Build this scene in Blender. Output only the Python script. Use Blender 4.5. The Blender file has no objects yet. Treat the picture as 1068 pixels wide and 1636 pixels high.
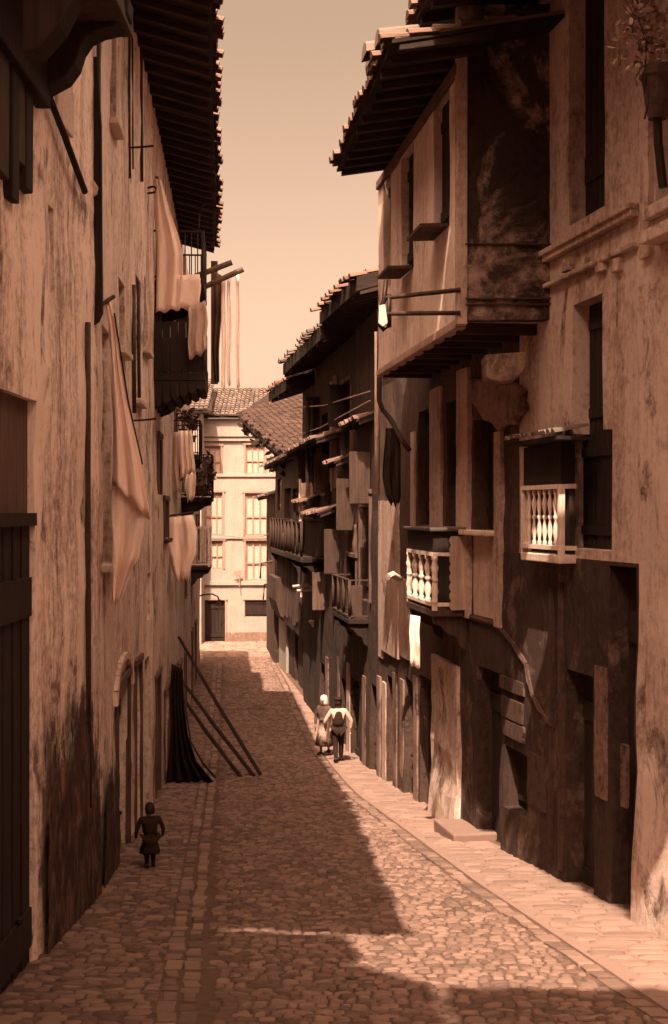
import bpy, math, random
from mathutils import Vector, noise as mn
random.seed(7)
R = random.uniform
sc = bpy.context.scene
COL = sc.collection
F, CX, CY, CAMZ = 2000.0, 534.0, 818.0, 7.0      # focal length and centre of the measured view, eye height

# ------------------------------------------------------------------ terrain
GN = [(-40, -.5), (0, 3.4), (33, 6.634), (40, 6.85), (67, 7.0), (900, 7.0)]
def glin(z):
    for (a, ga), (b, gb) in zip(GN, GN[1:]):
        if z <= b: return ga + (gb - ga) * (z - a) / (b - a)
    return 7.0
def g(z): return sum(glin(z + k) for k in (-4, -2, 0, 2, 4)) / 5
def GZ(y): return CAMZ - g(y)
def P(x, y, z): return Vector(((x - CX) * z / F, z, CAMZ - (y - CY) * z / F))
def gp(x, y):
    a, b = 4.0, 200.0
    k = (y - CY) / F
    for _ in range(50):
        m = (a + b) / 2
        if g(m) > m * k: a = m
        else: b = m
    return P(x, y, a)

# ------------------------------------------------------------------ materials
def sep(v, t=None):
    t = min(1, v / .6) if t is None else t
    return (min(1, v * 1.12), v * (.59 + .27 * t), v * (.45 + .30 * t), 1)
MATS = {}
class NT:
    def __init__(s, name, rough=.9, spec=.25):
        m = bpy.data.materials.new(name); m.use_nodes = True
        s.m = m; s.t = m.node_tree; s.n = s.t.nodes; s.l = s.t.links
        s.b = s.n['Principled BSDF']; s.b.inputs['Roughness'].default_value = rough
        s.b.inputs['Specular IOR Level'].default_value = spec
        s.tc = s.n.new('ShaderNodeTexCoord')
    def map(s, scale, rot=(0, 0, 0)):
        m = s.n.new('ShaderNodeMapping'); m.inputs['Scale'].default_value = scale; m.inputs['Rotation'].default_value = rot
        s.l.new(s.tc.outputs['Object'], m.inputs['Vector']); return m.outputs[0]
    def noise(s, vec, scale, detail=6, rough=.6, dist=0):
        n = s.n.new('ShaderNodeTexNoise'); n.inputs['Scale'].default_value = scale; n.inputs['Detail'].default_value = detail
        n.inputs['Roughness'].default_value = rough; n.inputs['Distortion'].default_value = dist
        s.l.new(vec, n.inputs['Vector']); return n.outputs[0]
    def ramp(s, fac, stops):
        r = s.n.new('ShaderNodeValToRGB'); e = r.color_ramp.elements
        while len(e) < len(stops): e.new(.5)
        for el, (p, c) in zip(e, stops): el.position = p; el.color = c if len(c) == 4 else (*c, 1)
        s.l.new(fac, r.inputs[0]); return r.outputs[0]
    def bw(s, fac, a, b): return s.ramp(fac, [(a, (0, 0, 0, 1)), (b, (1, 1, 1, 1))])
    def mix(s, fac, a, b, mode='MIX'):
        m = s.n.new('ShaderNodeMix'); m.data_type = 'RGBA'; m.blend_type = mode
        for k, v in ((0, fac), (6, a), (7, b)):
            if hasattr(v, 'is_linked'): s.l.new(v, m.inputs[k])
            else: m.inputs[k].default_value = v
        return m.outputs[2]
    def math(s, op, a, b):
        m = s.n.new('ShaderNodeMath'); m.operation = op
        for k, v in ((0, a), (1, b)):
            if hasattr(v, 'is_linked'): s.l.new(v, m.inputs[k])
            else: m.inputs[k].default_value = v
        return m.outputs[0]
    def color(s, c): s.l.new(c, s.b.inputs['Base Color'])
    def bump(s, h, strength=.5, dist=.02):
        b = s.n.new('ShaderNodeBump'); b.inputs['Strength'].default_value = strength; b.inputs['Distance'].default_value = dist
        s.l.new(h, b.inputs['Height']); s.l.new(b.outputs[0], s.b.inputs['Normal'])
def plaster(name, light, dark, streak=.6, peel=.0, peelv=.1, bump=.6, blot=.5, tt=None):
    t = NT(name)
    v = t.map((1, 1, 1))
    big = t.noise(v, blot, 9, .68, .6)
    mid = t.noise(t.map((1, 1, .7)), 2.3, 8, .72, 1.2)
    band = t.noise(t.map((1.0, 1.0, .08)), 1.3, 3, .5, .8)
    st = t.noise(t.map((2.4, 2.4, .30)), 1.6, 9, .74, 1.6)
    fine = t.noise(t.map((1, 1, .8)), 11, 7, .78)
    f = t.math('ADD', t.math('MULTIPLY', t.math('ADD', big, mid), (1 - streak) * .5), t.math('ADD', t.math('MULTIPLY', st, streak * .55), t.math('MULTIPLY', band, streak * .45)))
    f = t.math('ADD', f, t.math('MULTIPLY', t.math('SUBTRACT', fine, .5), .42))
    c = t.ramp(f, [(.36, sep(dark * .8, tt)), (.44, sep(dark * .55 + light * .45, tt)), (.535, sep(light, tt)), (.75, sep(min(.85, light * 1.18), tt))])
    h = f
    if peel > 0:
        pn = t.noise(t.map((1.0, 1.0, .62)), 1.1, 9, .66, .7)
        pm = t.math('MULTIPLY', t.bw(pn, .61 - peel * .3, .68 - peel * .3), t.bw(t.noise(v, 5, 6, .7), .34, .56))
        stone = t.noise(v, 7, 5, .7)
        pc = t.ramp(stone, [(.3, sep(peelv * .45)), (.7, sep(peelv * 1.5))])
        c = t.mix(pm, c, pc)
        h = t.math('SUBTRACT', t.math('MULTIPLY', f, .5), t.math('MULTIPLY', pm, .6))
    t.color(c); t.bump(h, bump, .05); return t.m
def wood(name, v, var=.6, vert=True, rough=.85):
    t = NT(name, rough)
    s = (9, 9, .5) if vert else (.8, .8, 9)
    n = t.noise(t.map(s), 1.6, 8, .7, .3); b = t.noise(t.map((1, 1, 1)), 1.3, 5)
    f = t.math('ADD', t.math('MULTIPLY', n, .65), t.math('MULTIPLY', b, .35))
    t.color(t.ramp(f, [(.33, sep(v * (1 - var))), (.5, sep(v)), (.68, sep(v * (1 + var)))])); t.bump(n, .6, .02); return t.m
def rnd(name, lo, hi, sc_=9, bump=.5, rough=.9, tt=None):
    t = NT(name, rough)
    gm = t.n.new('ShaderNodeNewGeometry')
    n = t.noise(t.map((1, 1, 1)), sc_, 6, .7); n2 = t.noise(t.map((1, 1, 1)), .45, 4)
    f = t.math('ADD', t.math('MULTIPLY', gm.outputs['Random Per Island'], .42), t.math('ADD', t.math('MULTIPLY', n, .30), t.math('MULTIPLY', n2, .28)))
    t.color(t.ramp(f, [(.2, sep(lo, tt)), (.5, sep((lo + hi) / 2, tt)), (.8, sep(hi, tt))])); t.bump(n, bump, .02); return t.m
def cloth(name, v, trans=.0, w=.12):
    t = NT(name, .95, .1)
    n = t.noise(t.map((2, 2, .7)), 2.2, 5); f = t.noise(t.map((1, 1, 1)), 90, 2)
    t.color(t.ramp(n, [(.3, sep(v * (1 - w * 2))), (.65, sep(min(.85, v * (1 + w))))])); cr = t.noise(t.map((3, 3, 1.6)), 5, 6, .65, 1.5); t.bump(t.math('ADD', cr, t.math('MULTIPLY', f, .15)), .55, .03)
    return t.m
def plain(name, v, rough=.6, metal=0, spec=.3):
    t = NT(name, rough, spec); n = t.noise(t.map((1, 1, 1)), 14, 5, .7)
    t.color(t.ramp(n, [(.3, sep(v * .6)), (.7, sep(v * 1.35))])); t.bump(n, .2, .005); t.b.inputs['Metallic'].default_value = metal; return t.m
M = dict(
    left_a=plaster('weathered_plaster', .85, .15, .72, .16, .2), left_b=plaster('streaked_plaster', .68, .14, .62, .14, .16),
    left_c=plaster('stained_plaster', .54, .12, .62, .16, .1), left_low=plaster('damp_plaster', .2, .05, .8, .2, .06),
    right_a=plaster('right_plaster', .50, .14, .5, .05, .12), right_up=plaster('upper_plaster', .62, .33, .6, .04, .15),
    right_b=plaster('patchy_plaster', .22, .04, .3, .25, .05), right_dark=plaster('dark_wall', .05, .010, .6, .30, .12), gable=plaster('dark_gable', .04, .012, .25, .42, .24),  # lower right wall colour set dark so it looks shaded even in sun
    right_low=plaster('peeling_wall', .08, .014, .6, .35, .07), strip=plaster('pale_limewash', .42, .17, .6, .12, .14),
    far=plaster('far_limewash', .29, .20, .4, .03, .35, .3, tt=1.25), farlow=plaster('far_base', .2, .09, .3, .2, .3, .3),
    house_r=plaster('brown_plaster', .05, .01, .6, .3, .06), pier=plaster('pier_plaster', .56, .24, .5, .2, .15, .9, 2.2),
    dark=wood('dark_wood', .022), wood=wood('old_timber', .055), brown=wood('brown_wood', .10), pale=wood('pale_wood', .34, .4), white=wood('white_painted_wood', .62, .25),
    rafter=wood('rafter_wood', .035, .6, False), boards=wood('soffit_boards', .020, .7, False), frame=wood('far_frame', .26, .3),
    tile=rnd('clay_tile', .06, .2, 12), tilef=rnd('far_tile', .06, .17, 12, tt=.8), tiled=rnd('old_tile', .015, .065, 14), stone=rnd('road_stone', .07, .25, 16, .8, tt=.36), slab=rnd('pavement_stone', .15, .27, 8, .6, tt=.42), kerb=rnd('kerb_stone', .08, .27, 8, .6, tt=.4),
    earth=plaster('packed_earth', .11, .05, .1), sill=plaster('limestone', .6, .4, .2, .05, .3),
    iron=plain('iron', .03, .55, .6), pipe=plain('drainpipe', .05, .6), glass=plain('window_glass', .02, .08, 0, .5), shade=plain('window_shade', .42, .9),
    sheet=cloth('white_sheet', .88, w=.04), linen=cloth('grey_linen', .45), cream=cloth('cream_linen', .80, w=.07), darkcloth=cloth('dark_cloth', .03), brownc=cloth('brown_cloth', .12, w=.2), canvas=cloth('dark_canvas', .025),
    blue=cloth('work_cloth', .05), skin=plain('skin', .3, .6), hair=plain('hair', .02, .7), leaf=rnd('leaf', .04, .12, 20, .1, .6), leafl=rnd('pale_leaf', .2, .5, 20, .1, .5), pot=plain('clay_pot', .07, .8), stem=plain('stem', .05, .8))

# ------------------------------------------------------------------ object helpers
ROOT = {}
def link(o): COL.objects.link(o); return o
def tag(o, label=None, cat=None, group=None, kind=None):
    if label: o['label'] = label
    if cat: o['category'] = cat
    if group: o['group'] = group
    if kind: o['kind'] = kind
    return o
def thing(name, label, cat, loc, group=None):
    o = link(bpy.data.objects.new(name, None)); o.empty_display_size = .2
    o.location = loc; ROOT[o] = Vector(loc); return tag(o, label, cat, group)
class MB:
    def __init__(s): s.v = []; s.f = []
    def add(s, vs, fs):
        k = len(s.v); s.v += [Vector(v) for v in vs]; s.f += [tuple(i + k for i in f) for f in fs]; return s
    def hexa(s, p):
        return s.add(p, [(0, 3, 2, 1), (4, 5, 6, 7), (0, 1, 5, 4), (1, 2, 6, 5), (2, 3, 7, 6), (3, 0, 4, 7)])
    def box(s, a, b):
        (x0, y0, z0), (x1, y1, z1) = a, b
        return s.hexa([(x0, y0, z0), (x1, y0, z0), (x1, y1, z0), (x0, y1, z0), (x0, y0, z1), (x1, y0, z1), (x1, y1, z1), (x0, y1, z1)])
    def pbox(s, pl, u0, u1, v0, v1, o0, o1, j=0):
        q = [(u0, v0, o0), (u1, v0, o0), (u1, v0, o1), (u0, v0, o1), (u0, v1, o0), (u1, v1, o0), (u1, v1, o1), (u0, v1, o1)]
        return s.hexa([pl.at(u + R(-j, j), v + R(-j, j), o + R(-j, j)) for u, v, o in q])
    def tube(s, pts, r, n=8, cap=True):
        pts = [Vector(p) for p in pts]; k = len(s.v)
        for i, p in enumerate(pts):
            d = (pts[min(i + 1, len(pts) - 1)] - pts[max(i - 1, 0)]).normalized()
            a = d.cross(Vector((0, 0, 1)) if abs(d.z) < .9 else Vector((1, 0, 0))).normalized(); b = d.cross(a)
            rr = r[i] if isinstance(r, (list, tuple)) else r
            for j in range(n):
                t = 2 * math.pi * j / n; s.v.append(p + a * math.cos(t) * rr + b * math.sin(t) * rr)
        for i in range(len(pts) - 1):
            for j in range(n):
                s.f.append((k + i * n + j, k + i * n + (j + 1) % n, k + (i + 1) * n + (j + 1) % n, k + (i + 1) * n + j))
        if cap:
            s.f.append(tuple(k + j for j in reversed(range(n)))); s.f.append(tuple(k + (len(pts) - 1) * n + j for j in range(n)))
        return s
    def prism(s, outline, ext):
        ext = Vector(ext); o = [Vector(p) for p in outline]; n = len(o)
        return s.add(o + [p + ext for p in o], [tuple(reversed(range(n))), tuple(range(n, 2 * n))] + [(i, (i + 1) % n, n + (i + 1) % n, n + i) for i in range(n)])
    def lathe(s, base, prof, n=10):
        k = len(s.v); base = Vector(base)
        for r, z in prof:
            for j in range(n):
                t = 2 * math.pi * j / n; s.v.append(base + Vector((r * math.cos(t), r * math.sin(t), z)))
        for i in range(len(prof) - 1):
            for j in range(n):
                s.f.append((k + i * n + j, k + i * n + (j + 1) % n, k + (i + 1) * n + (j + 1) % n, k + (i + 1) * n + j))
        s.f.append(tuple(k + j for j in reversed(range(n)))); s.f.append(tuple(k + (len(prof) - 1) * n + j for j in range(n)))
        return s
    def build(s, name, mat, parent=None, smooth=False, bevel=0, solid=0, sub=0):
        me = bpy.data.meshes.new(name)
        if parent is not None: org = ROOT[parent]
        else:
            xs = [v.x for v in s.v]; ys = [v.y for v in s.v]
            org = Vector(((min(xs) + max(xs)) / 2, (min(ys) + max(ys)) / 2, min(v.z for v in s.v)))
        me.from_pydata([v - org for v in s.v], [], s.f); me.update()
        me.materials.append(M[mat] if isinstance(mat, str) else mat)
        if smooth: me.shade_smooth()
        o = link(bpy.data.objects.new(name, me)); ROOT[o] = org
        if parent is not None: o.parent = parent
        else: o.location = org
        if solid: m = o.modifiers.new('Solidify', 'SOLIDIFY'); m.thickness = solid
        if sub: m = o.modifiers.new('Subdivision', 'SUBSURF'); m.levels = m.render_levels = sub
        if bevel: m = o.modifiers.new('Bevel', 'BEVEL'); m.width = bevel; m.segments = 2; m.limit_method = 'ANGLE'
        return o
def inst(name, me, parent, loc, mat=None):
    o = link(bpy.data.objects.new(name, me)); o.parent = parent; ROOT[o] = ROOT[parent]; o.location = Vector(loc) - ROOT[parent]; return o

class Pl:                                              # a vertical facade plane, u along the street, v height, o outwards
    def __init__(s, X0, Y0, X1, Y1, side):
        s.p = Vector((X0, Y0)); d = Vector((X1 - X0, Y1 - Y0)); s.L = d.length; s.d = d.normalized()
        n = Vector((s.d.y, -s.d.x))
        if n.x * side < 0: n = -n
        if side == 0: n = Vector((0, -1))
        s.n = n
    def at(s, u, v, o=0): q = s.p + s.d * u + s.n * o; return Vector((q.x, q.y, v))
    def uv(s, x, y, o=0):
        dr = Vector(((x - CX) / F, 1)); p0 = s.p + s.n * o
        t = p0.dot(s.n) / dr.dot(s.n); q = dr * t - p0
        return q.dot(s.d), CAMZ - (y - CY) / F * t
    def rect(s, x0, x1, yt, yb, o=0):
        u0, u1 = sorted((s.uv(x0, 0, o)[0], s.uv(x1, 0, o)[0])); xm = (x0 + x1) / 2
        return [u0, u1, s.uv(xm, yb, o)[1], s.uv(xm, yt, o)[1]]
    def yu(s, Y): return (Y - s.p.y) / s.d.y
def wall(parent, pl, u0, u1, v0, v1, mat, holes=(), depth=.28, back=6.0, name='wall', amp=.02, step=.55, topf=None):
    mb = MB(); cache = {}
    def cuts(a, b, hs):
        c = sorted({round(x, 4) for x in [a, b] + [h for h in hs if a < h < b]}); out = [c[0]]
        for x in c[1:]:
            k = max(1, int(math.ceil((x - out[-1]) / step))); st = out[-1]
            out += [st + (x - st) * i / k for i in range(1, k + 1)]
        return out
    U = cuts(u0, u1, [h for H in holes for h in H[:2]]); V = cuts(v0, v1, [h for H in holes for h in H[2:4]])
    def vid(i, j, o=0):
        key = (i, j, o)
        if key not in cache:
            p = pl.at(U[i], V[j], 0); d = amp * mn.noise(p * .9) + amp * .6 * mn.noise(p * 3.1)
            cache[key] = len(mb.v); mb.v.append(pl.at(U[i], V[j], o + (d if o == 0 else 0)))
        return cache[key]
    def inh(i, j):
        if i < 0 or j < 0 or i >= len(U) - 1 or j >= len(V) - 1: return None
        a, b = (U[i] + U[i + 1]) / 2, (V[j] + V[j + 1]) / 2
        return any(h[0] < a < h[1] and h[2] < b < h[3] for h in holes)
    for i in range(len(U) - 1):
        for j in range(len(V) - 1):
            q = ((i, j), (i + 1, j), (i + 1, j + 1), (i, j + 1))
            if not inh(i, j): mb.f.append(tuple(vid(*k) for k in q))
            for (a, b, di, dj) in ((0, 1, 0, -1), (1, 2, 1, 0), (2, 3, 0, 1), (3, 0, -1, 0)):
                nb = inh(i + di, j + dj); me_ = inh(i, j)
                if me_ and nb is False: mb.f.append((vid(*q[a]), vid(*q[b]), vid(*q[b], -depth), vid(*q[a], -depth)))
                elif nb is None and not me_: mb.f.append((vid(*q[a]), vid(*q[b]), vid(*q[b], -back), vid(*q[a], -back)))
    return mb.build(name, mat, parent)
def damp():
    t = NT('damp_dirt', .95, .1); at = t.n.new('ShaderNodeAttribute'); at.attribute_name = 'edge'
    n = t.math('ADD', t.math('MULTIPLY', t.noise(t.map((2.2, 2.2, .5)), 1.4, 9, .72, .8), .65), t.math('MULTIPLY', t.noise(t.map((1, 1, 1)), 5, 7, .75), .35))
    k = t.math('ADD', t.math('MULTIPLY', at.outputs['Fac'], .95), t.math('MULTIPLY', n, 1.5)); al = t.bw(k, .88, 1.22)
    t.color(t.ramp(t.noise(t.map((1.5, 1.5, .8)), 2.2, 9, .75, 1), [(.36, sep(.025)), (.52, sep(.075)), (.66, sep(.2))])); t.l.new(al, t.b.inputs['Alpha']); t.bump(n, .5, .02); return t.m
M['damp'] = damp()
def stain(parent, pl, u0, u1, h, var, mat='damp', name='damp_stain'):
    mb = MB(); n = int((u1 - u0) / .2); K = 8; ed = []
    for i in range(n + 1):
        u = u0 + (u1 - u0) * i / n; gz = GZ(pl.at(u, 0).y); top = h + var * mn.noise(Vector((u * .6, 1, 5)))
        for k in range(K + 1):
            q = k / K; mb.v.append(pl.at(u, gz - .3 + (top + .3) * q, .075)); ed.append((1 - q) ** .8 * min(1, i / 4, (n - i) / 3 + .3) + .25 * mn.noise(Vector((u * 1.3, q * 2, 7))))
    for i in range(n):
        for k in range(K): a = i * (K + 1) + k; mb.f.append((a, a + K + 1, a + K + 2, a + 1))
    o = mb.build(name, mat, parent); at = o.data.attributes.new('edge', 'FLOAT', 'POINT')
    for i, e in enumerate(ed): at.data[i].value = e
    return o
def opening(parent, pl, r, kind, mat='dark', depth=.28, frame=None, fw=.09, sill=None, name=None, label=None):
    u0, u1, v0, v1 = r; w = u1 - u0; mb = MB(); d = depth
    if kind in ('door', 'shutter'):
        n = max(2, int(w / .17)); k = w / n
        for i in range(n): mb.pbox(pl, u0 + i * k + .006, u0 + (i + 1) * k - .006, v0, v1, -d - .05, -d + .05 + R(-.008, .012))
        mb.pbox(pl, u0 - .04, u1 + .04, v0 - .04, v1 + .04, -d - .1, -d - .04)
        for f in ((.12, .2), (.8, .88)): mb.pbox(pl, u0 + .04, u1 - .04, v0 + (v1 - v0) * f[0], v0 + (v1 - v0) * f[1] , -d + .045, -d + .085)
        o = mb.build(name or ('door' if kind == 'door' else 'shutter'), mat, parent)
        if kind == 'door': MB().lathe(pl.at(u0 + w * .82, v0 + 1.0, -d + .1), [(.03, 0), (.04, .03), (.03, .06)], 8).build('handle', 'iron', o)
    else:
        mb.pbox(pl, u0 - .04, u1 + .04, v0 - .04, v1 + .04, -d - .06, -d - .02)
        o = mb.build(name or 'window', mat if kind == 'open' else 'glass', parent)
        if kind == 'glazed':
            fb = MB(); t = .055
            for a in (u0, (u0 + u1) / 2 - t / 2, u1 - t): fb.pbox(pl, a, a + t, v0, v1, -d - .018, -d + .03)
            nr = max(2, int((v1 - v0) / .5))
            for i in range(nr + 1):
                b = v0 + (v1 - v0 - t) * i / nr; fb.pbox(pl, u0 + t, u1 - t, b + .002, b + t - .002, -d - .016, -d + .026)
            fb.build('muntins', frame or mat, o)
    if frame:
        fb = MB(); fb.pbox(pl, u0 - fw, u0 + .002, v0, v1, -.05, .045, .006); fb.pbox(pl, u1 - .002, u1 + fw, v0, v1, -.05, .045, .006)
        fb.pbox(pl, u0 - fw - .06, u1 + fw + .06, v1 + .002, v1 + fw * 1.3, -.05, .06, .006); fb.build('frame', frame, o, bevel=.012)
    if sill:
        MB().pbox(pl, u0 - .1, u1 + .1, v0 - .1, v0 - .004, -.1, .12, .006).build('sill', sill, o, bevel=.015)
    if label: o['label'] = label
    return o
def tiles(mb, o3, ax, ay, L, rows, nrm, w=.21, ln=.42, jit=.05, thick=.015):
    """rows of half-round tiles: o3 start, ax along the eave, ay up the slope"""
    n = int(L / w); S = 5
    for i in range(n):
        stg = R(0, .3) * ln if rows > 8 else 0
        for j in range(rows):
            a = o3 + ay * (stg if j else 0) + ax * ((i + .5) * w + R(-.012, .012)) + ay * (j * ln * .86 + (R(-jit, jit) if j == 0 else R(-.015, .015))) + nrm * (j * .004 + R(0, .012))
            k = len(mb.v); sk = R(-.02, .02)
            for e, (rad, off) in enumerate(((w * .56, 0), (w * .44, ln))):
                for q in range(S + 1):
                    t = math.pi * q / S
                    mb.v.append(a + ay * off + ax * (math.cos(t) * rad + sk * e) + nrm * (math.sin(t) * rad * .85 + (.03 if e == 0 else 0)))
            for q in range(S): mb.f.append((k + q, k + q + 1, k + S + 2 + q, k + S + 1 + q))
            for q in range(S - 1): mb.f.append((k, k + q + 1, k + q + 2))
def eave(parent, pl, u0, u1, v, over0, over1=None, pitch=.28, inner=4.5, rows=5, rstep=.6, raf=True, tmat='tile', jit=.07, th=.05):
    """overhanging tiled roof: soffit boards, rafters, tiles; the edge may run at a slant (over0 to over1)"""
    over1 = over0 if over1 is None else over1
    A, B = pl.at(u0, v, over0), pl.at(u1, v, over1)
    C, D = pl.at(u1, v + pitch * (over1 + inner), -inner), pl.at(u0, v + pitch * (over0 + inner), -inner)
    up = Vector((0, 0, th))
    mb = MB(); mb.hexa([A, B, C, D, A + up, B + up, C + up, D + up])
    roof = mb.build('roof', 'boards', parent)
    ax = (B - A).normalized(); ay = (D - A); ay = (ay - ax * ay.dot(ax)).normalized(); nr = ax.cross(ay)
    if nr.z < 0: nr = -nr
    tb = MB(); tiles(tb, A + up - ay * .10, ax, ay, (B - A).length, rows, nr, jit=jit)
    tb.hexa([p + nr * h for h in (.052, .1) for p in (A + ay * .05, B + ay * .05, C, D)])
    tb.build('tiles', tmat, roof)
    if raf:
        n = int((u1 - u0) / rstep)
        for i in range(n + 1):
            u = u0 + .08 + (u1 - u0 - .16) * i / max(1, n); ov = over0 + (over1 - over0) * i / max(1, n) - .06 + R(-.06, .05)
            rb = MB(); hw = .06; dn = .13
            q = []
            for o_, z_ in ((ov, v), (-.3, v + pitch * (.3 + (over0 + (over1 - over0) * i / max(1, n))))):
                q.append((o_, z_))
            zf = v + pitch * ((over0 + (over1 - over0) * i / max(1, n)) - ov)
            rb.hexa([pl.at(u - hw, zf - dn * .75, q[0][0]), pl.at(u + hw, zf - dn * .75, q[0][0]), pl.at(u + hw, q[1][1] - dn, q[1][0]), pl.at(u - hw, q[1][1] - dn, q[1][0]),
                     pl.at(u - hw, zf - .004, q[0][0]), pl.at(u + hw, zf - .004, q[0][0]), pl.at(u + hw, q[1][1] - .004, q[1][0]), pl.at(u - hw, q[1][1] - .004, q[1][0])])
            rb.build('rafter', 'rafter', roof)
    return roof
BAL = {}
def baluster(h, r, mat, turned):
    key = (round(h, 2), r, mat, turned)
    if key not in BAL:
        mb = MB()
        if turned: mb.lathe((0, 0, 0), [(r * .9, 0), (r * .9, h * .08), (r * .5, h * .12), (r * 1.15, h * .26), (r * .85, h * .36), (r * .45, h * .46), (r * .95, h * .49), (r * .95, h * .53), (r * .45, h * .56), (r * .85, h * .66), (r * 1.15, h * .76), (r * .5, h * .88), (r * .9, h * .92), (r * .9, h)], 10)
        else: mb.lathe((0, 0, 0), [(r, 0), (r, h * .5), (r, h)], 6)
        me = bpy.data.meshes.new('baluster'); me.from_pydata(mb.v, [], mb.f); me.materials.append(M[mat]); me.shade_smooth(); BAL[key] = me
    return BAL[key]
def balcony(parent, pl, u0, u1, v0, v1, dep, mat='iron', fmat='wood', step=.13, r=.014, turned=False, corbels=2, label=None, ft=.12):
    fl = MB().pbox(pl, u0, u1, v0 - ft, v0, -.02, dep, .004).build('balcony', fmat, parent, bevel=.015)
    if label: fl['label'] = label
    rb = MB(); t = .035 if not turned else .06
    for v in (v1 - t, v0 + .06):
        rb.pbox(pl, u0, u1, v, v + t, dep - t * 1.6, dep); rb.pbox(pl, u0, u0 + t, v, v + t, 0, dep - t * 1.6 - .002); rb.pbox(pl, u1 - t, u1, v, v + t, 0, dep - t * 1.6 - .002)
    for u in (u0, u1 - t): rb.pbox(pl, u + .003, u + t - .003, v0 - .01, v1 - .004, dep - t * 1.5, dep - .003)
    rb.build('railing', mat, fl)
    me = baluster(v1 - t - v0 - .1, r, mat, turned); n = int((u1 - u0) / step); m = int(dep / step)
    for i in range(n + 1): inst('baluster', me, fl, pl.at(u0 + t / 2 + (u1 - u0 - t) * i / max(1, n), v0 + .1, dep - t * .8))
    for i in range(1, m):
        for u in (u0 + t / 2, u1 - t / 2): inst('baluster', me, fl, pl.at(u, v0 + .1, dep * i / m))
    for i in range(corbels):
        u = u0 + .15 + (u1 - u0 - .3) * i / max(1, corbels - 1)
        o = [pl.at(u - .07, v0 - ft - .004 + dv * 1.0, o_) for o_, dv in ((0, 0), (dep * .95, 0), (dep * .9, -.12), (dep * .7, -.16), (dep * .55, -.28), (dep * .3, -.34), (dep * .2, -.5), (0, -.58))]
        MB().prism(o, pl.at(u + .07, 0, 0) - pl.at(u - .07, 0, 0)).build('bracket', fmat, fl, bevel=.01)
    return fl
def hang(name, rows, z, label, cat='laundry', mat='sheet', folds=3, amp=.06, group=None, tilt=0, nc=34, seed=0, parent=None):
    """hanging cloth: rows of (left px, right px, y px) at distance z, rippled into folds"""
    mb = MB(); out = []
    rows = [r if len(r) == 4 else (r[0], r[1], r[2], r[2]) for r in rows]
    for (a, b) in zip(rows, rows[1:]):
        k = max(2, int(abs(b[2] - a[2]) / 9))
        for i in range(k): t = i / k; out.append([a[q] + (b[q] - a[q]) * t for q in range(4)])
    out.append(list(rows[-1]))
    for i, (xl, xr, yl, yr) in enumerate(out):
        tt = i / (len(out) - 1)
        for j in range(nc):
            s = j / (nc - 1); am = amp * (.25 + .75 * tt)
            zz = z + am * math.sin(s * folds * 2 * math.pi + seed + tt * 1.2) + am * .9 * mn.noise(Vector((s * 3, tt * 3, seed * 3.7))) + am * .24 * math.sin(s * folds * 14.5 + seed * 2 + 1.5 * math.sin(tt * 4 + seed)) + tilt * s
            yy = yl + (yr - yl) * s + (3.0 * z / 20) ** .3 * (1.6 * math.sin(s * folds * 6.28 + seed + 1) + 3 * mn.noise(Vector((s * 2.3, seed, 1)))) * tt
            mb.v.append(P(xl + (xr - xl) * s + .8 * math.sin(tt * 9 + seed), yy, zz))
    n = len(out)
    for i in range(n - 1):
        for j in range(nc - 1): k = i * nc + j; mb.f.append((k, k + 1, k + nc + 1, k + nc))
    o = mb.build(name, mat, parent, smooth=True, solid=.004)
    return o if parent is not None else tag(o, label, cat, group)
def leafclump(mb, c, r, n, s):
    for _ in range(n):
        d = Vector((R(-1, 1), R(-1, 1), R(-1, 1)))
        if d.length > 1: continue
        p = Vector(c) + Vector((d.x * r[0], d.y * r[1], d.z * r[2])); a = Vector((R(-1, 1), R(-1, 1), R(-1, .4))).normalized(); b = a.cross(Vector((R(-1, 1), R(-1, 1), R(-1, 1)))).normalized()
        k = s * R(.6, 1.3); mb.add([p - a * k, p + b * k * .5, p + a * k, p - b * k * .5], [(0, 1, 2, 3)])
def plant(name, label, c, r, n, s, mat='leaf', pot=None, group=None):
    c = Vector(c); base = c - Vector((0, 0, r[2])); t = thing(name, label, 'plant', base - Vector((0, 0, .02)), group)
    mb = MB()
    for _ in range(5): leafclump(mb, c + Vector((R(-.5, .5) * r[0], R(-.5, .5) * r[1], R(-.4, .5) * r[2])), [q * .6 for q in r], n // 5, s)
    mb.build('foliage', mat, t)
    sb = MB()
    for _ in range(6): sb.tube([base, base + Vector((R(-.3, .3) * r[0], R(-.3, .3) * r[1], r[2] * .9)), c + Vector((R(-.8, .8) * r[0], R(-.8, .8) * r[1], R(0, .8) * r[2]))], s * .07, 5)
    sb.build('stem', 'stem', t)
    if pot: MB().lathe(base - Vector((0, 0, pot)), [(pot * .4, 0), (pot * .55, pot * .8), (pot * .65, pot * .82), (pot * .65, pot)], 12).build('pot', 'pot', t, smooth=False)
    return t

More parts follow.
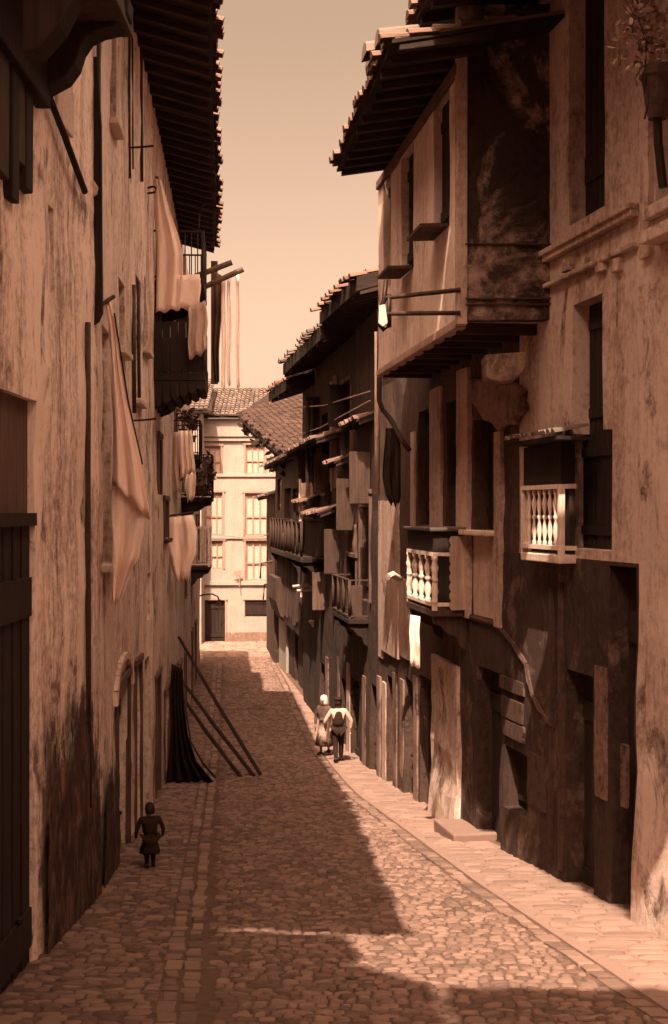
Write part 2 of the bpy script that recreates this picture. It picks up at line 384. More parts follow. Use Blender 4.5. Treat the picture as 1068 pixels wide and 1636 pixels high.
# ------------------------------------------------------------------ the setting: ground, paving
def poly(pts): 
    def f(y):
        for (a, b), (c, d) in zip(pts, pts[1:]):
            if y <= c: return b + (d - b) * (y - a) / (c - a)
        (a, b), (c, d) = pts[-2:]; return b + (d - b) * (y - a) / (c - a)
    return f
WL = poly([(-5, -3.1), (16.4, -3.11), (25.3, -3.66), (33, -4.25), (44, -5.1), (57, -6.1), (60, -8.2), (70, -9)])
GL = poly([(0, -.5), (11.6, -1.44), (27.6, -2.8), (57, -5.3), (66, -6.2)])
GR = poly([(0, 4.9), (12, 2.74), (17.2, 1.8), (26.6, .35), (38, -.82), (50, -1.97), (57, -2.75), (66, -3.2)])
WR = poly([(-5, 7.9), (9, 4.92), (21.65, 2.23), (57, -2.68), (60, -2.4), (70, -1.5)])
mb = MB()
xs = [-400, -60, -14] + [-13 + i for i in range(27)] + [16, 60, 400]; ys = [-300, -60, -20] + list(range(-10, 90, 1)) + [110, 200, 600]
for y in ys:
    for x in xs: mb.v.append(Vector((x, y, GZ(y) + .02 * mn.noise(Vector((x, y, 0))))))
n = len(xs)
for j in range(len(ys) - 1):
    for i in range(n - 1): k = j * n + i; mb.f.append((k, k + 1, k + n + 1, k + n))
tag(mb.build('ground', 'earth', smooth=True), kind='structure')
def paving(name, mat, fl, fr, y0, y1, dep, lo, hi, rise, lean=.0, wav=.06, seam=.02, skew=0):
    mb = MB(); y = y0; V = mb.v; Fc = mb.f
    while y < y1:
        d = dep * R(.8, 1.25); x = fl(y) + R(0, .2); xe = fr(y)
        while x < xe - .08:
            w = min(R(lo, hi), xe - x); cx, cy = x + w / 2, y + d / 2 + skew * (x - fl(y)) + wav * mn.noise(Vector((x * .9, y * .5, 3.3))) + R(-.02, .02)
            hw, hd = (w - seam) / 2, (d - seam * .8) / 2; k = len(V); z = GZ(cy) + R(-.3, .5) * rise; tx, ty = R(-.5, .5) * rise * .9, R(-.8, .5) * rise * .9
            rr = R(.55, .8)
            for sc_, zz in ((1, -.05), (.93, .35 * rise), (.68, rise * .85)):
                for a, b in ((-1, -rr), (-rr, -1), (rr, -1), (1, -rr), (1, rr), (rr, 1), (-rr, 1), (-1, rr)):
                    jx, jy = R(.93, 1.05), R(.9, 1.05)
                    V.append(Vector((cx + a * hw * sc_ * jx, cy + b * hd * sc_ * jy, z + zz + tx * a + ty * b)))
            V.append(Vector((cx, cy, z + rise)))
            for q in range(8):
                q2 = (q + 1) % 8
                Fc.append((k + q, k + q2, k + 8 + q2, k + 8 + q)); Fc.append((k + 8 + q, k + 8 + q2, k + 16 + q2, k + 16 + q)); Fc.append((k + 16 + q, k + 16 + q2, k + 24))
            x += w
        y += d
    return tag(mb.build(name, mat, smooth=True), kind='structure')
paving('road', 'stone', lambda y: GL(y) + .2, lambda y: GR(y) - .12, 9.0, 60, .115, .09, .21, .019, wav=.06, seam=.010)
paving('left_pavement', 'stone', lambda y: WL(y) - .1, lambda y: GL(y) - .2, 9.0, 58, .12, .11, .28, .018, skew=.05, wav=.06, seam=.010)
paving('right_pavement', 'slab', lambda y: GR(y) + .15, lambda y: WR(y) + .1, 9.0, 60, .21, .25, .75, .014, wav=.10, seam=.011, skew=.1)
mb = MB()
for i in range(105):
    y = 9 + i * .5; mb.v += [Vector((GR(y) + .16, y, GZ(y) + .004)), Vector((WR(y) + .1, y, GZ(y) + .006))]
    if i: k = 2 * i; mb.f.append((k - 2, k - 1, k + 1, k))
tag(mb.build('pavement_bed', 'slab'), kind='structure')
def kerbline(name, fn, offs, wd, y0, y1):
    mb = MB()
    for of in offs:
        y = y0
        while y < y1:
            L = R(.16, .4); x = fn(y) + of + R(-.025, .025); x2 = fn(y + L) + of + R(-.02, .02); h = R(.005, .04); b = wd / 2 * R(.7, 1.1)
            q = [(x - b, y + .012), (x + b, y + .012), (x2 + b, y + L - .012), (x2 - b, y + L - .012)]
            k = len(mb.v)
            for sc_, zz in ((1, -.06), (.97, h * .7), (.78, h)):
                mx, my = (x + x2) / 2, y + L / 2
                for a, b_ in q: mb.v.append(Vector((mx + (a - mx) * sc_, my + (b_ - my) * sc_, GZ(b_) + zz + R(-.006, .006))))
            for r_ in (0, 4):
                for i in range(4): mb.f.append((k + r_ + i, k + r_ + (i + 1) % 4, k + r_ + 4 + (i + 1) % 4, k + r_ + 4 + i))
            mb.f.append((k + 8, k + 9, k + 10, k + 11)); y += L
    return tag(mb.build(name, 'kerb'), kind='structure')
kerbline('left_gutter', GL, (-.1, .1), .17, 9, 57)
kerbline('right_gutter', GR, (0,), .2, 9, 58)
mb = MB()
for i in range(16):
    x = -4.0 + i * .2; y = 43.4 + R(-.02, .02)
    if x < GR(43): mb.box((x, y, GZ(43.4) - .05), (x + .19, y + .2, GZ(43.4) + .075))
tag(mb.build('crossing_kerb', 'kerb', bevel=.02), kind='structure')
paving('square', 'slab', lambda y: -10.5, lambda y: -1.5, 60, 67.4, .3, .4, .8, .03)

# ------------------------------------------------------------------ left side of the street
# house the photographer stands in (behind the camera) and the house beside it
t = thing('house', 'tall house closing the near end of the street behind the viewpoint', 'house', (0, -4, GZ(-4)))
b = Pl(-7, -1.2, 9, -1.2, 0); b.n = Vector((0, 1))
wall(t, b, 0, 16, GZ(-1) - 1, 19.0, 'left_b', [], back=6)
eave(t, b, 3.4, 5.9, 18.6, 4.9, 2.5, rows=3, raf=False); eave(t, b, 5.95, 16, 18.6, 2.5, 2.3, rows=3, raf=False)
LN = Pl(-3.1, -1.0, -3.1, 7.9, 1)
t = thing('house', 'pale plastered house on the left beside the viewpoint', 'house', (-3.1, 3, GZ(3)))
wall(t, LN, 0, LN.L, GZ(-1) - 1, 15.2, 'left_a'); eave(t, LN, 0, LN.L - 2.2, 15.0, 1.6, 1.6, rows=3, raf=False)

# --- house with the carved gallery bracket
LA = Pl(-3.1, 7.9, -3.11, 16.4, 1)
t = thing('house', 'nearest streaked plaster house on the left with carved gallery brackets and dark portal', 'house', (-3.1, 12, GZ(12)))
portal = [LA.yu(9.6), LA.uv(55, 0)[0], GZ(11) - .6, 8.15]
slit = LA.rect(80, 88, 330, 470)
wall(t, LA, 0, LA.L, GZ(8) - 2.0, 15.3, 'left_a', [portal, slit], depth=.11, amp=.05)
pu0, pu1 = portal[:2]
opening(t, LA, [pu0, pu1, portal[2], 6.93], 'door', 'dark', .10)
o = MB().pbox(LA, pu0 - .04, pu1 + .04, 6.935, 8.2, -.13, -.07).build('transom', 'brown', t, bevel=.01)
MB().pbox(LA, pu0 - .04, pu1 + .04, 6.86, 6.99, -.066, .02).build('lintel', 'dark', o)
opening(t, LA, slit, 'open', 'dark', .09)
# plaster skirt along the foot, damp and dark
stain(t, LA, LA.uv(57, 0)[0], LA.L - .02, 3.0, 1.6)
eave(t, LA, -2.1, LA.L, 15.0, 2.15, 1.52, rows=6)
# gallery over the street with carved brackets
gal = MB().pbox(LA, LA.yu(8.6), LA.yu(13.35), 12.05, 12.35, -.05, .95, .01).build('gallery', 'wood', t, bevel=.02)
def outl(pts, z): return [P(x, y, z) for x, y in pts]
MB().prism(outl([(20, -8), (206, -8), (204, 18), (186, 40), (160, 46), (140, 56), (128, 74), (120, 100), (104, 122), (78, 136), (60, 148), (20, 156)], 12.9), (0, .34, 0)).build('bracket', 'dark', gal, bevel=.02)
MB().prism(outl([(35, -60), (172, -60), (170, -40), (150, -30), (128, -20), (116, 0), (96, 40), (60, 80), (36, 84)], 10.2), (0, .3, 0)).build('bracket', 'dark', gal, bevel=.02)
pb = MB()
for i in range(18): pb.pbox(LA, LA.yu(8.7) + i * .26, LA.yu(8.7) + i * .26 + .22, 12.36, 13.4, .86, .92, .004)
pb.build('parapet', 'brown', gal)
MB().tube([P(66, 122, 13.0), P(100, 208, 13.9), P(136, 306, 15.2)], .04, 8).build('strut', 'dark', gal)
for q, (ya, yb, bt) in enumerate(((11.0, 11.3, 9.7), (11.32, 11.7, 10.1), (11.72, 12.0, 9.95), (12.02, 12.32, 10.4), (12.34, 12.62, 10.2))): MB().pbox(LA, LA.yu(ya), LA.yu(yb), bt, 12.04, -.05, .06 + .02 * (q % 3), .012).build('wall_board', 'wood' if q % 2 else 'dark', t, bevel=.015)
MB().pbox(LA, LA.yu(10.0), LA.uv(58, 0)[0], 11.2, 12.045, -.05, .16, .01).build('wall_beam', 'dark', t, bevel=.02)
# open shutter leaf with rounded foot
sh = [P(x, y, 16.25) for x, y in [(131, 90), (156, 90), (158, 136), (162, 200), (164, 500), (158, 514), (148, 520), (139, 512), (136, 490), (134, 300)]]
MB().prism(sh, (0, .07, 0)).build('shutter', 'dark', t, bevel=.01)
MB().prism([P(x, y, 16.24) for x, y in [(140, 296), (150, 288), (158, 300), (156, 312), (146, 318)]], (0, -.06, 0)).build('shutter_catch', 'sill', t, bevel=.01)
MB().tube([P(141, 515, 15.6), P(141, 700, 15.6), P(141, 900, 15.6), P(143, 1290, 15.6)], .035, 10).build('drainpipe', 'pipe', t, smooth=True)
for ya, yb in ((130, 205),): MB().pbox(LA, LA.uv(86, 0)[0], LA.uv(112, 0)[0], LA.uv(100, yb)[1], LA.uv(100, ya)[1], .0, .05, .01).build('plaster_patch', 'sill', t, bevel=.02)

# --- tall middle house with narrow shuttered windows
LB = Pl(-3.11, 16.4, -3.66, 25.3, 1)
t = thing('house', 'tall pale house with narrow shuttered windows and arched doorway behind the long sheet', 'house', (-3.3, 20, GZ(20)))
hs = [('shutter', LB.rect(164.5, 179, 525, 900)), ('shutter', LB.rect(190, 200, 450, 560)), ('shutter', LB.rect(216, 225, 445, 640)), ('shutter', LB.rect(190, 198, 600, 700)),
      ('shutter', LB.rect(178, 186, 10, 200)), ('open', LB.rect(206, 213, -40, 90)), ('shutter', LB.rect(230, 236, 440, 560)),
      ('open', LB.rect(236, 241, 915, 990)), ('door', LB.rect(185, 205, 1090, 1420)), ('door', LB.rect(216, 224, 1060, 1330)), ('shutter', LB.rect(232, 241, 1050, 1330))]
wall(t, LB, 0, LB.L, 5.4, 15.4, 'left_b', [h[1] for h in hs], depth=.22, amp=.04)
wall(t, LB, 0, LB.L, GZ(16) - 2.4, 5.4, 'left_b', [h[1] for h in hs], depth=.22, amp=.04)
for k, r in hs: opening(t, LB, r, k, 'dark' if k != 'shutter' else 'wood', .2, frame='brown' if k == 'door' else None, sill='sill' if k == 'shutter' else None, name='window' if k == 'open' else None)
ar = LB.rect(183, 207, 1075, 1110); am = (ar[0] + ar[1]) / 2; arc = MB()
for i in range(9):
    a0, a1 = math.pi * i / 9, math.pi * (i + 1) / 9; r0, r1 = (ar[1] - ar[0]) * .5, (ar[1] - ar[0]) * .5 + .2
    arc.prism([LB.at(am + math.cos(a) * r, ar[2] + math.sin(a) * r * .5, 0) for r, a in ((r0, a0 + .01), (r1, a0 + .01), (r1, a1 - .01), (r0, a1 - .01))], LB.at(0, 0, .07) - LB.at(0, 0, 0))
arc.build('arch', 'sill', t)
eave(t, LB, 0, LB.L, 15.0, 1.50, 1.22, rows=6)
stain(t, LB, .02, LB.uv(184, 0)[0], 1.9, .8)
for x, y0, y1, r in ((158, 0, 470, .03), (207, 40, 285, .02), (212, 60, 270, .015), (214, 455, 660, .035), (222, 450, 640, .03), (226, -20, 290, .03)):
    q = LB.uv(x, 0)[0]; z = LB.at(q, 0).y - .3; MB().tube([P(x, y0, z), P(x, (y0 + y1) / 2, z), P(x + 1, y1, z)], r, 8).build('drainpipe', 'pipe', t, smooth=True)
for i, (y, xa, xb) in enumerate(((236, 206, 246), (672, 214, 250))):
    z = LB.at(LB.uv(xa, 0)[0], 0).y - .1
    MB().tube([P(xa, y, z), P((xa + xb) / 2, y - 1, z), P(xb, y - 3, z)], .018, 6).build('bracket_rod', 'iron', t)
z = 24; MB().tube([P(225, 303, z), P(245, 298, z), P(250, 300, z), P(248, 307, z), P(226, 311, z), P(224, 304, z)], .022, 6).build('bracket_rod', 'iron', t)

# --- house with the timber balconies
LC = Pl(-3.66, 25.3, -4.25, 33, 1)
t = thing('house', 'house with a dark timber balcony box under an iron railing hung with white washing', 'house', (-4, 29, GZ(29)))
hs = [('door', LC.rect(248, 255, 1080, 1290)), ('open', LC.rect(262, 270, 1100, 1270)), ('shutter', [1.0, 2.2, 11.9, 13.9]), ('open', [.6, 2.0, 9.9, 11.4]), ('shutter', [3.6, 4.6, 11.9, 13.8]), ('shutter', LC.rect(262, 268, 800, 860)), ('glazed', LC.rect(252, 257, 700, 790))]
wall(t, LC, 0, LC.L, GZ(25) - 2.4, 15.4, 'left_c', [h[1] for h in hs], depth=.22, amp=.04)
for k, r in hs: opening(t, LC, r, k, 'dark' if k != 'shutter' else 'wood', .2, frame='brown', sill='wood' if k == 'shutter' else None, name='window' if k == 'open' else None)
eave(t, LC, 0, LC.L, 15.0, 1.22, 1.15, rows=6)
balcony(t, LC, .2, 2.6, 11.72, 12.75, 1.02, 'iron', 'dark', .12, .012, corbels=2)
bx = balcony(t, LC, .25, 2.7, 9.85, 10.1, 1.05, 'dark', 'dark', .4, .02, corbels=3, ft=.16)
pk = MB()
for i in range(15): pk.pbox(LC, .26 + i * .163, .26 + i * .163 + .155, 9.86, 10.9, .98, 1.03, .004)
for i in range(6):
    for u in (.25, 2.66): pk.pbox(LC, u, u + .04, 9.86, 10.9, .02 + i * .16, .02 + i * .16 + .15, .003)
pk.build('parapet', 'dark', bx)
cs = MB()   # scalloped valance under the box
for i in range(6):
    o0 = i * .175; dp = .55 - i * .075
    cs.prism([LC.at(.26, 9.68, o0), LC.at(.26, 9.68, o0 + .172), LC.at(.26, 9.68 - dp * .8, o0 + .16), LC.at(.26, 9.68 - dp, o0 + .086), LC.at(.26, 9.68 - dp * .84, o0 + .01)], LC.at(2.5, 0, 0) - LC.at(.26, 0, 0))
cs.build('valance', 'dark', bx)
MB().tube([P(318, 365, 25.6), P(319, 345, 25.6), P(323, 330, 25.6), P(330, 326, 25.6)], .012, 6).build('rail_hook', 'iron', t)

# --- house with planted balconies
LD = Pl(-4.25, 33, -5.1, 44, 1)
t = thing('house', 'narrow brown house with two planted iron balconies in the middle of the left row', 'house', (-4.7, 38, GZ(38)))
hs = [('door', [1.2, 2.2, GZ(34) - .4, GZ(34) + 2.3]), ('open', [3.4, 4.6, GZ(36) - .4, GZ(36) + 2.2]), ('shutter', [.8, 1.8, 8.7, 10.6]), ('shutter', [5.2, 6.2, 7.6, 9.5]), ('door', [7, 8.2, GZ(40) - .3, GZ(40) + 2.2]), ('glazed', [7.6, 8.6, 4.2, 6.0]), ('shutter', [3, 4, 11.6, 13.4])]
wall(t, LD, 0, LD.L, GZ(33) - .8, 15.4, 'left_c', [h[1] for h in hs], depth=.2, amp=.04)
for k, r in hs: opening(t, LD, r, k, 'wood', .18, frame='brown', name='window' if k == 'open' else None)
eave(t, LD, 0, LD.yu(38.2), 15.0, 1.15, 1.0, rows=5)
balcony(t, LD, .3, 2.2, 8.5, 9.45, .72, 'iron', 'dark', .13, .014)
balcony(t, LD, 4.8, 6.9, 7.45, 8.75, .95, 'iron', 'dark', .13, .016)
gal = MB().pbox(LD, 1.0, 2.0, 12.3, 12.5, 0, .8).build('gallery', 'dark', t)
MB().pbox(LD, LD.L - 6.2, LD.L - 5.9, 10.9, 14.6, .9, 1.1).build('post', 'wood', t)

# --- far house on the left row
LE = Pl(-5.1, 44, -6.1, 57, 1)
t = thing('house', 'last house of the left row with a small pale railed balcony and a wall lamp', 'house', (-5.6, 50, GZ(50)))
hs = [('door', [2.2, 3.3, GZ(46) - .2, GZ(46) + 2.4]), ('door', [6, 7.2, GZ(50) - .2, GZ(50) + 2.4]), ('shutter', [2, 3, 5.1, 7]), ('shutter', [7, 8, 4.9, 6.8]), ('shutter', [10, 11, 4.9, 6.8])]
wall(t, LE, 0, LE.L, GZ(44) - .8, 8.6, 'left_c', [h[1] for h in hs], depth=.2, amp=.04)
for k, r in hs: opening(t, LE, r, k, 'wood', .18, frame='brown')
eave(t, LE, 0, LE.L, 8.4, .7, .6, rows=4)
balcony(t, LE, 1.6, 3.6, 5.0, 6.45, .72, 'white', 'dark', .18, .03, turned=True)
lamp = thing('street_lamp', 'small wall lamp on a curved iron arm at the end of the left row', 'lamp', P(312, 958, 56), None)
MB().tube([P(303, 962, 56), P(314, 954, 56), P(326, 950, 56), P(340, 949, 56), P(348, 953, 56), P(351, 960, 56)], .035, 6).build('arm', 'iron', lamp)
MB().tube([P(303, 975, 56), P(318, 956, 56)], .03, 6).build('stay', 'iron', lamp)
MB().lathe(P(351, 967, 56), [(.2, 0), (.17, .05), (.06, .16), (.05, .26)], 12).build('lamp_shade', 'iron', lamp)
MB().lathe(P(351, 970, 56), [(.03, 0), (.08, .05), (.08, .12)], 10).build('bulb', 'sill', lamp)

# ------------------------------------------------------------------ far houses closing the street
FH = Pl(P(312, 818, 67.7).x, 67.7, P(486, 818, 67.7).x, 67.7, 0)
t = thing('house', 'sunlit whitewashed three storey house closing the far end of the street', 'house', (-3, 67.7, 0))
hs = [('pane', (326, 353, 713, 758)), ('pane', (393, 423, 711, 757)), ('pane', (328, 356, 787, 856)), ('pane', (392, 428, 788, 856)), ('pane', (328, 357, 864, 909)), ('pane', (393, 428, 864, 929)), ('pane', (452, 478, 713, 758)), ('pane', (452, 478, 788, 856)), ('door', (327, 360, 959, 1026)), ('dark', (392, 432, 959, 985))]
rs = [FH.rect(*h[1]) for h in hs]
wall(t, FH, 0, FH.L, -.4, FH.uv(400, 694)[1], 'far', rs, depth=.16, back=7, amp=.01)
for (k, _), r in zip(hs, rs):
    if k == 'pane':
        o = opening(t, FH, r, 'open', 'shade', .12, frame='frame', fw=.1, name='window')
        fb = MB(); w = r[1] - r[0]; h = r[3] - r[2]
        for a in (.0, .31, .62, .93): fb.pbox(FH, r[0] + w * a, r[0] + w * (a + .07), r[2], r[3], -.13, -.07)
        for c in ((0, .05), (.42, .46), (.95, 1)): fb.pbox(FH, r[0], r[1], r[2] + h * c[0] + .002, r[2] + h * c[1] - .002, -.128, -.075)
        fb.build('shutter_frame', 'frame', o)
    elif k == 'door': opening(t, FH, r, 'door', 'dark', .14, frame='frame', fw=.08)
    else: opening(t, FH, r, 'shutter', 'dark', .1, frame='frame', fw=.05)
for ya, yb, pr in ((669, 698, .22), (699, 705, .14), (757, 762, .09), (857, 861, .09), (928, 935, .12)):
    MB().pbox(FH, -.02, FH.L + .02, FH.uv(400, yb)[1], FH.uv(400, ya)[1], .0, pr).build('cornice', 'far', t, bevel=.02)
MB().pbox(FH, FH.uv(361, 0)[0], FH.L, -.3, .52, 0, .1, .005).build('plinth', 'farlow', t, bevel=.03)
rf = MB(); e0 = FH.uv(400, 669)[1]
rf.hexa([FH.at(-.3, e0, .5), FH.at(FH.L + .3, e0, .5), FH.at(FH.L + .3, e0 + 1.9, -4), FH.at(-.3, e0 + 1.9, -4), FH.at(-.3, e0 + .1, .5), FH.at(FH.L + .3, e0 + .1, .5), FH.at(FH.L + .3, e0 + 2, -4), FH.at(-.3, e0 + 2, -4)])
rf = rf.build('roof', 'boards', t); tb = MB()
ay = (FH.at(0, e0 + 2, -4) - FH.at(0, e0 + .1, .5)).normalized(); tiles(tb, FH.at(-.3, e0 + .1, .55), Vector((1, 0, 0)), ay, FH.L + .6, 13, Vector((1, 0, 0)).cross(ay), w=.24, jit=.03); tb.build('tiles', 'tilef', rf)
# street sign bracket and the cable
sgn = thing('sign', 'small bracket sign fixed above the string course of the white house', 'sign', P(383, 936, 67.5))
MB().tube([P(383, 938, 67.4), P(383, 912, 67.4)], .03, 6).build('post', 'frame', sgn); MB().prism([P(372, 914, 67.36), P(386, 911, 67.36), P(386, 919, 67.36), P(378, 922, 67.36)], (0, .06, 0)).build('board', 'frame', sgn)
# roof of the neighbour at left
FG = Pl(P(262, 818, 66).x, 66, P(322, 818, 66).x, 66, 0)
t = thing('house', 'brown roofed house just left of the white house at the end of the street', 'house', (-8, 66, 0))
wall(t, FG, 0, FG.L, -.4, FG.uv(300, 660)[1], 'far', [], back=5)
e0 = FG.uv(300, 660)[1]; rf = MB()
rf.prism([FG.at(-.3, e0, .4), FG.at(FG.L + .6, e0, .4), FG.at(FG.L + .35, e0 + 1.4, -3), FG.at(FG.L - .3, e0 + 2.5, -5), FG.at(-.3, e0 + 2.5, -5)], (0, 0, .1)); rf = rf.build('roof', 'boards', t)
tb = MB(); ay = (FG.at(0, e0 + 2.4, -5) - FG.at(0, e0, .4)).normalized(); tiles(tb, FG.at(-.3, e0 + .1, .42), Vector((1, 0, 0)), ay, FG.L + .7, 14, Vector((1, 0, 0)).cross(ay), w=.24); tb.build('tiles', 'tilef', rf)

# ------------------------------------------------------------------ right side of the street
R1 = Pl(6.84 - .213 * 5, 5, 2.23, 21.65, -1)
R1.u = lambda x, o=0: R1.uv(x, 0, o)[0]
t = thing('house', 'nearest house on the right with tall dark windows, moulded ledge and pale corner pier', 'house', (3.6, 16, GZ(16)))
up = [R1.rect(909, 966, -220, 345), R1.rect(915, 964, 478, 690), R1.rect(904, 978, 691, 878)]; up[2][3] = up[1][2]
near = R1.rect(1046, 1110, 150, 345)
TOP = 14.6
wall(t, R1, R1.u(1019), R1.u(830), 6.38, TOP, 'right_a', up, depth=.3)
opening(t, R1, up[0], 'shutter', 'dark', .3); opening(t, R1, up[1], 'shutter', 'dark', .3); opening(t, R1, up[2], 'door', 'dark', .3)
lo = [('door', R1.rect(976, 1016, 905, 1530)), ('door', R1.rect(906, 948, 1075, 1480)), ('shutter', R1.rect(806, 842, 1200, 1300)), ('door', R1.rect(763, 800, 1070, 1420)), ('shutter', R1.rect(906, 975, 760, 868))]
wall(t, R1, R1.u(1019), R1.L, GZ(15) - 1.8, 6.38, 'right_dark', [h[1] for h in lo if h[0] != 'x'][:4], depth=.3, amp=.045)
for k, r in lo[:4]: opening(t, R1, r, k, 'dark', .3)
# strip of paler wall left of the balcony
sw = R1.rect(758, 792, 668, 846)
wall(t, R1, R1.u(830), R1.L, 6.382, 9.9, 'right_low', [sw], depth=.3, amp=.04)
opening(t, R1, sw, 'shutter', 'dark', .3)
def pil(x0, x1, yt, yb, pl, parent, mat, o=.06, name='pilaster', j=.012):
    r = pl.rect(x0, x1, yt, yb); a, b, c, d = r
    if yt > 1030 and pl is not R1: c = GZ(pl.at(a, 0).y) - .2
    mb = MB(); n = max(3, int((d - c) / .3)); q = []
    for i in range(n + 1):
        v = c + (d - c) * i / n; j1, j2 = R(-.02, .02), R(-.02, .02)
        mb.v += [pl.at(a + j1, v, -.03), pl.at(a + j1, v, o * .8), pl.at((a + b) / 2 + j2, v, o), pl.at(b + j2, v, o * .8), pl.at(b + j2, v, -.03)]
    for i in range(n):
        for k in range(4): m = i * 5 + k; mb.f.append((m, m + 1, m + 6, m + 5))
    mb.f += [(0, 1, 2, 3, 4), tuple(n * 5 + k for k in (4, 3, 2, 1, 0))]
    return mb.build(name, mat, parent)
pil(736, 754, 590, 985, R1, t, 'strip', .10); pil(794, 805, 690, 1002, R1, t, 'strip', .07); pil(759, 791, 855, 985, R1, t, 'strip', .03, 'panel')
MB().pbox(R1, R1.u(796), R1.u(752), sw[2] - .1, sw[2] - .01, 0, .22).build('sill', 'sill', t, bevel=.02)
pil(952, 971, 1065, 1275, R1, t, 'right_b', .02, 'panel', .03); pil(879, 886, 940, 1380, R1, t, 'right_low', .03); pil(896, 903, 930, 1390, R1, t, 'right_low', .05); pil(988, 996, 1190, 1290, R1, t, 'right_b', -.1, 'panel')
# near corner pier and the wall beyond it
wall(t, R1, R1.u(1085), R1.u(1019) - .002, GZ(13) - 1.8, TOP, 'pier', [near], depth=.35, amp=.04)
wall(t, R1, 0, R1.u(1085) - .002, GZ(10) - 2.5, TOP, 'pier', [], depth=.3, amp=.04)
opening(t, R1, near, 'shutter', 'dark', .34)
pil(1030, 1044, -120, 412, R1, t, 'right_a', .08); 
foot = MB(); r0, r1 = R1.u(1100), R1.u(1028)
foot.prism([R1.at(r0, GZ(13) - 1, 0), R1.at(r0, GZ(13) - 1, .2), R1.at(r0, GZ(13) + .5, .17), R1.at(r0, GZ(13) + 1.6, .09), R1.at(r0, GZ(13) + 2.0, 0)], R1.at(r1, 0, 0) - R1.at(r0, 0, 0))
foot.build('buttress', 'pier', t, bevel=.05)
# moulded ledge
for (ya, yb, o) in ((395, 404, .16), (404, 413, .11), (448, 456, .10)):
    va, vb = R1.uv(890, ya)[1], R1.uv(890, yb)[1]; MB().pbox(R1, R1.u(1022), R1.u(872), vb, va, 0, o, .008).build('ledge', 'right_a', t, bevel=.015)
for x in (905, 930, 960, 985): pil(x, x + 12, 414, 434, R1, t, 'right_a', .09, 'ledge_block')
# small slab balcony at the frame edge
for ya, yb, o in ((332, 352, .2), (352, 368, .1), (372, 392, .26)): MB().pbox(R1, R1.u(1125), R1.u(1052), R1.uv(1056, yb)[1], R1.uv(1056, ya)[1], .0, o, .006).build('sill', 'strip' if o < .15 else 'pier', t, bevel=.015)
eave(t, R1, R1.yu(7.6), R1.yu(12.4), 14.12, 3.1, 3.1, pitch=.2, rows=4)  # unseen overhang stretched out to keep sun off the wall below
eave(t, R1, R1.yu(12.3), R1.yu(13.4), 14.10, 1.85, 1.85, pitch=.2, rows=4)  # overhang cut short here to let sun reach the balusters
eave(t, R1, R1.yu(13.3), R1.yu(16.6), 14.12, 3.1, 3.0, pitch=.2, rows=4)  # same stretched overhang, added to shade the wall further along
eave(t, R1, R1.yu(16.45), R1.yu(18.9), 14.05, 1.95, 1.75, pitch=.22, rows=4)
# turned-baluster balcony
b1 = balcony(t, R1, R1.u(893, .26), R1.u(832, .26), R1.uv(862, 884, .26)[1], R1.uv(862, 775, .26)[1], .26, 'white', 'sill', .2, .034, turned=True, corbels=0)
hood = MB(); v0 = R1.uv(865, 700, .4)[1]
hood.pbox(R1, R1.u(897, .4), R1.u(832, .26), v0 - .06, v0 - .005, -.02, .46, .005); hd = hood.build('hood', 'dark', b1)
pp = MB(); pp.pbox(R1, R1.u(893, .26) + .02, R1.u(832, .26) - .02, R1.uv(862, 775, .26)[1] + .01, v0 - .07, .02, .22); pp.pbox(R1, R1.u(893, .26) + .02, R1.u(832, .26) - .02, R1.uv(862, 884, .26)[1] + .01, R1.uv(862, 775, .26)[1], .02, .10); pp.build('panel', 'dark', hd)
tb = MB(); a0 = R1.at(R1.u(897, .4), v0 + .0, .5); ax = R1.at(R1.u(832, .26), v0, .5) - a0; ay = (R1.at(0, v0 + .12, 0) - R1.at(0, v0, .5)).normalized()
nn = ax.normalized().cross(ay); nn = nn if nn.z > 0 else -nn
tiles(tb, a0, ax.normalized(), ay, ax.length, 1, nn, w=.12, ln=.5, jit=.02); tb.build('tiles', 'tilef', hd)
# peeled plaster edge that climbs from the doors to the jetty
sl = MB(); pts = [(690, 975), (742, 982), (796, 998), (822, 1030), (842, 1062), (852, 1110), (872, 1145), (884, 1160)]
for (xa, ya), (xb, yb) in zip(pts, pts[1:]):
    for q in (0,):
        A = R1.at(*R1.uv(xa, ya), .0); B = R1.at(*R1.uv(xb, yb), .0); sl.tube([A, (A + B) / 2 + Vector((R(-.01, .01), 0, R(-.03, .03))), B], [.045, .06, .04], 6)
sl.build('plaster_edge', 'right_low', t)
for (a, b_, c, d) in ((800, 838, 1085, 1105), (803, 836, 1118, 1150), (806, 838, 1155, 1180), (845, 872, 1205, 1290)): pil(a, b_, c, d, R1, t, 'right_low', .03, 'facing_stone', .02)
MB().pbox(R1, R1.u(772), R1.u(738), GZ(20.9) - .3, GZ(20.9) + .14, -.3, .5, .03).build('doorstep', 'slab', t, bevel=.03)

# --- jettied house
JP = Pl(1.786, 17.77, .863, 24.3, -1); PL = Pl(2.23, 21.65, -2.68, 57, -1)
PL.u = lambda x, o=0: PL.uv(x, 0, o)[0]
t = thing('house', 'jettied house on the right with pale overhanging upper storey and tilted window flaps', 'house', (1.6, 22, GZ(22)))
hs = [JP.rect(613, 624, 272, 460), JP.rect(642, 661, 240, 436), JP.rect(694, 719, 155, 372)]
wall(t, JP, 0, JP.L, 9.74, 13.4, 'right_up', hs, depth=.2, back=1.2, amp=.02)
for r in hs:
    o = opening(t, JP, r, 'shutter', 'dark', .18)
    fl = MB(); a = JP.at(r[0] + .02, r[2] - .01, .02); b_ = JP.at(r[1] - .02, r[2] - .01, .02); dn = JP.at(0, -.02, .42) - JP.at(0, 0, 0)
    if r is not hs[0]: fl.prism([a, b_, b_ + dn, a + dn], (0, 0, .05)).build('flap', 'wood', o)
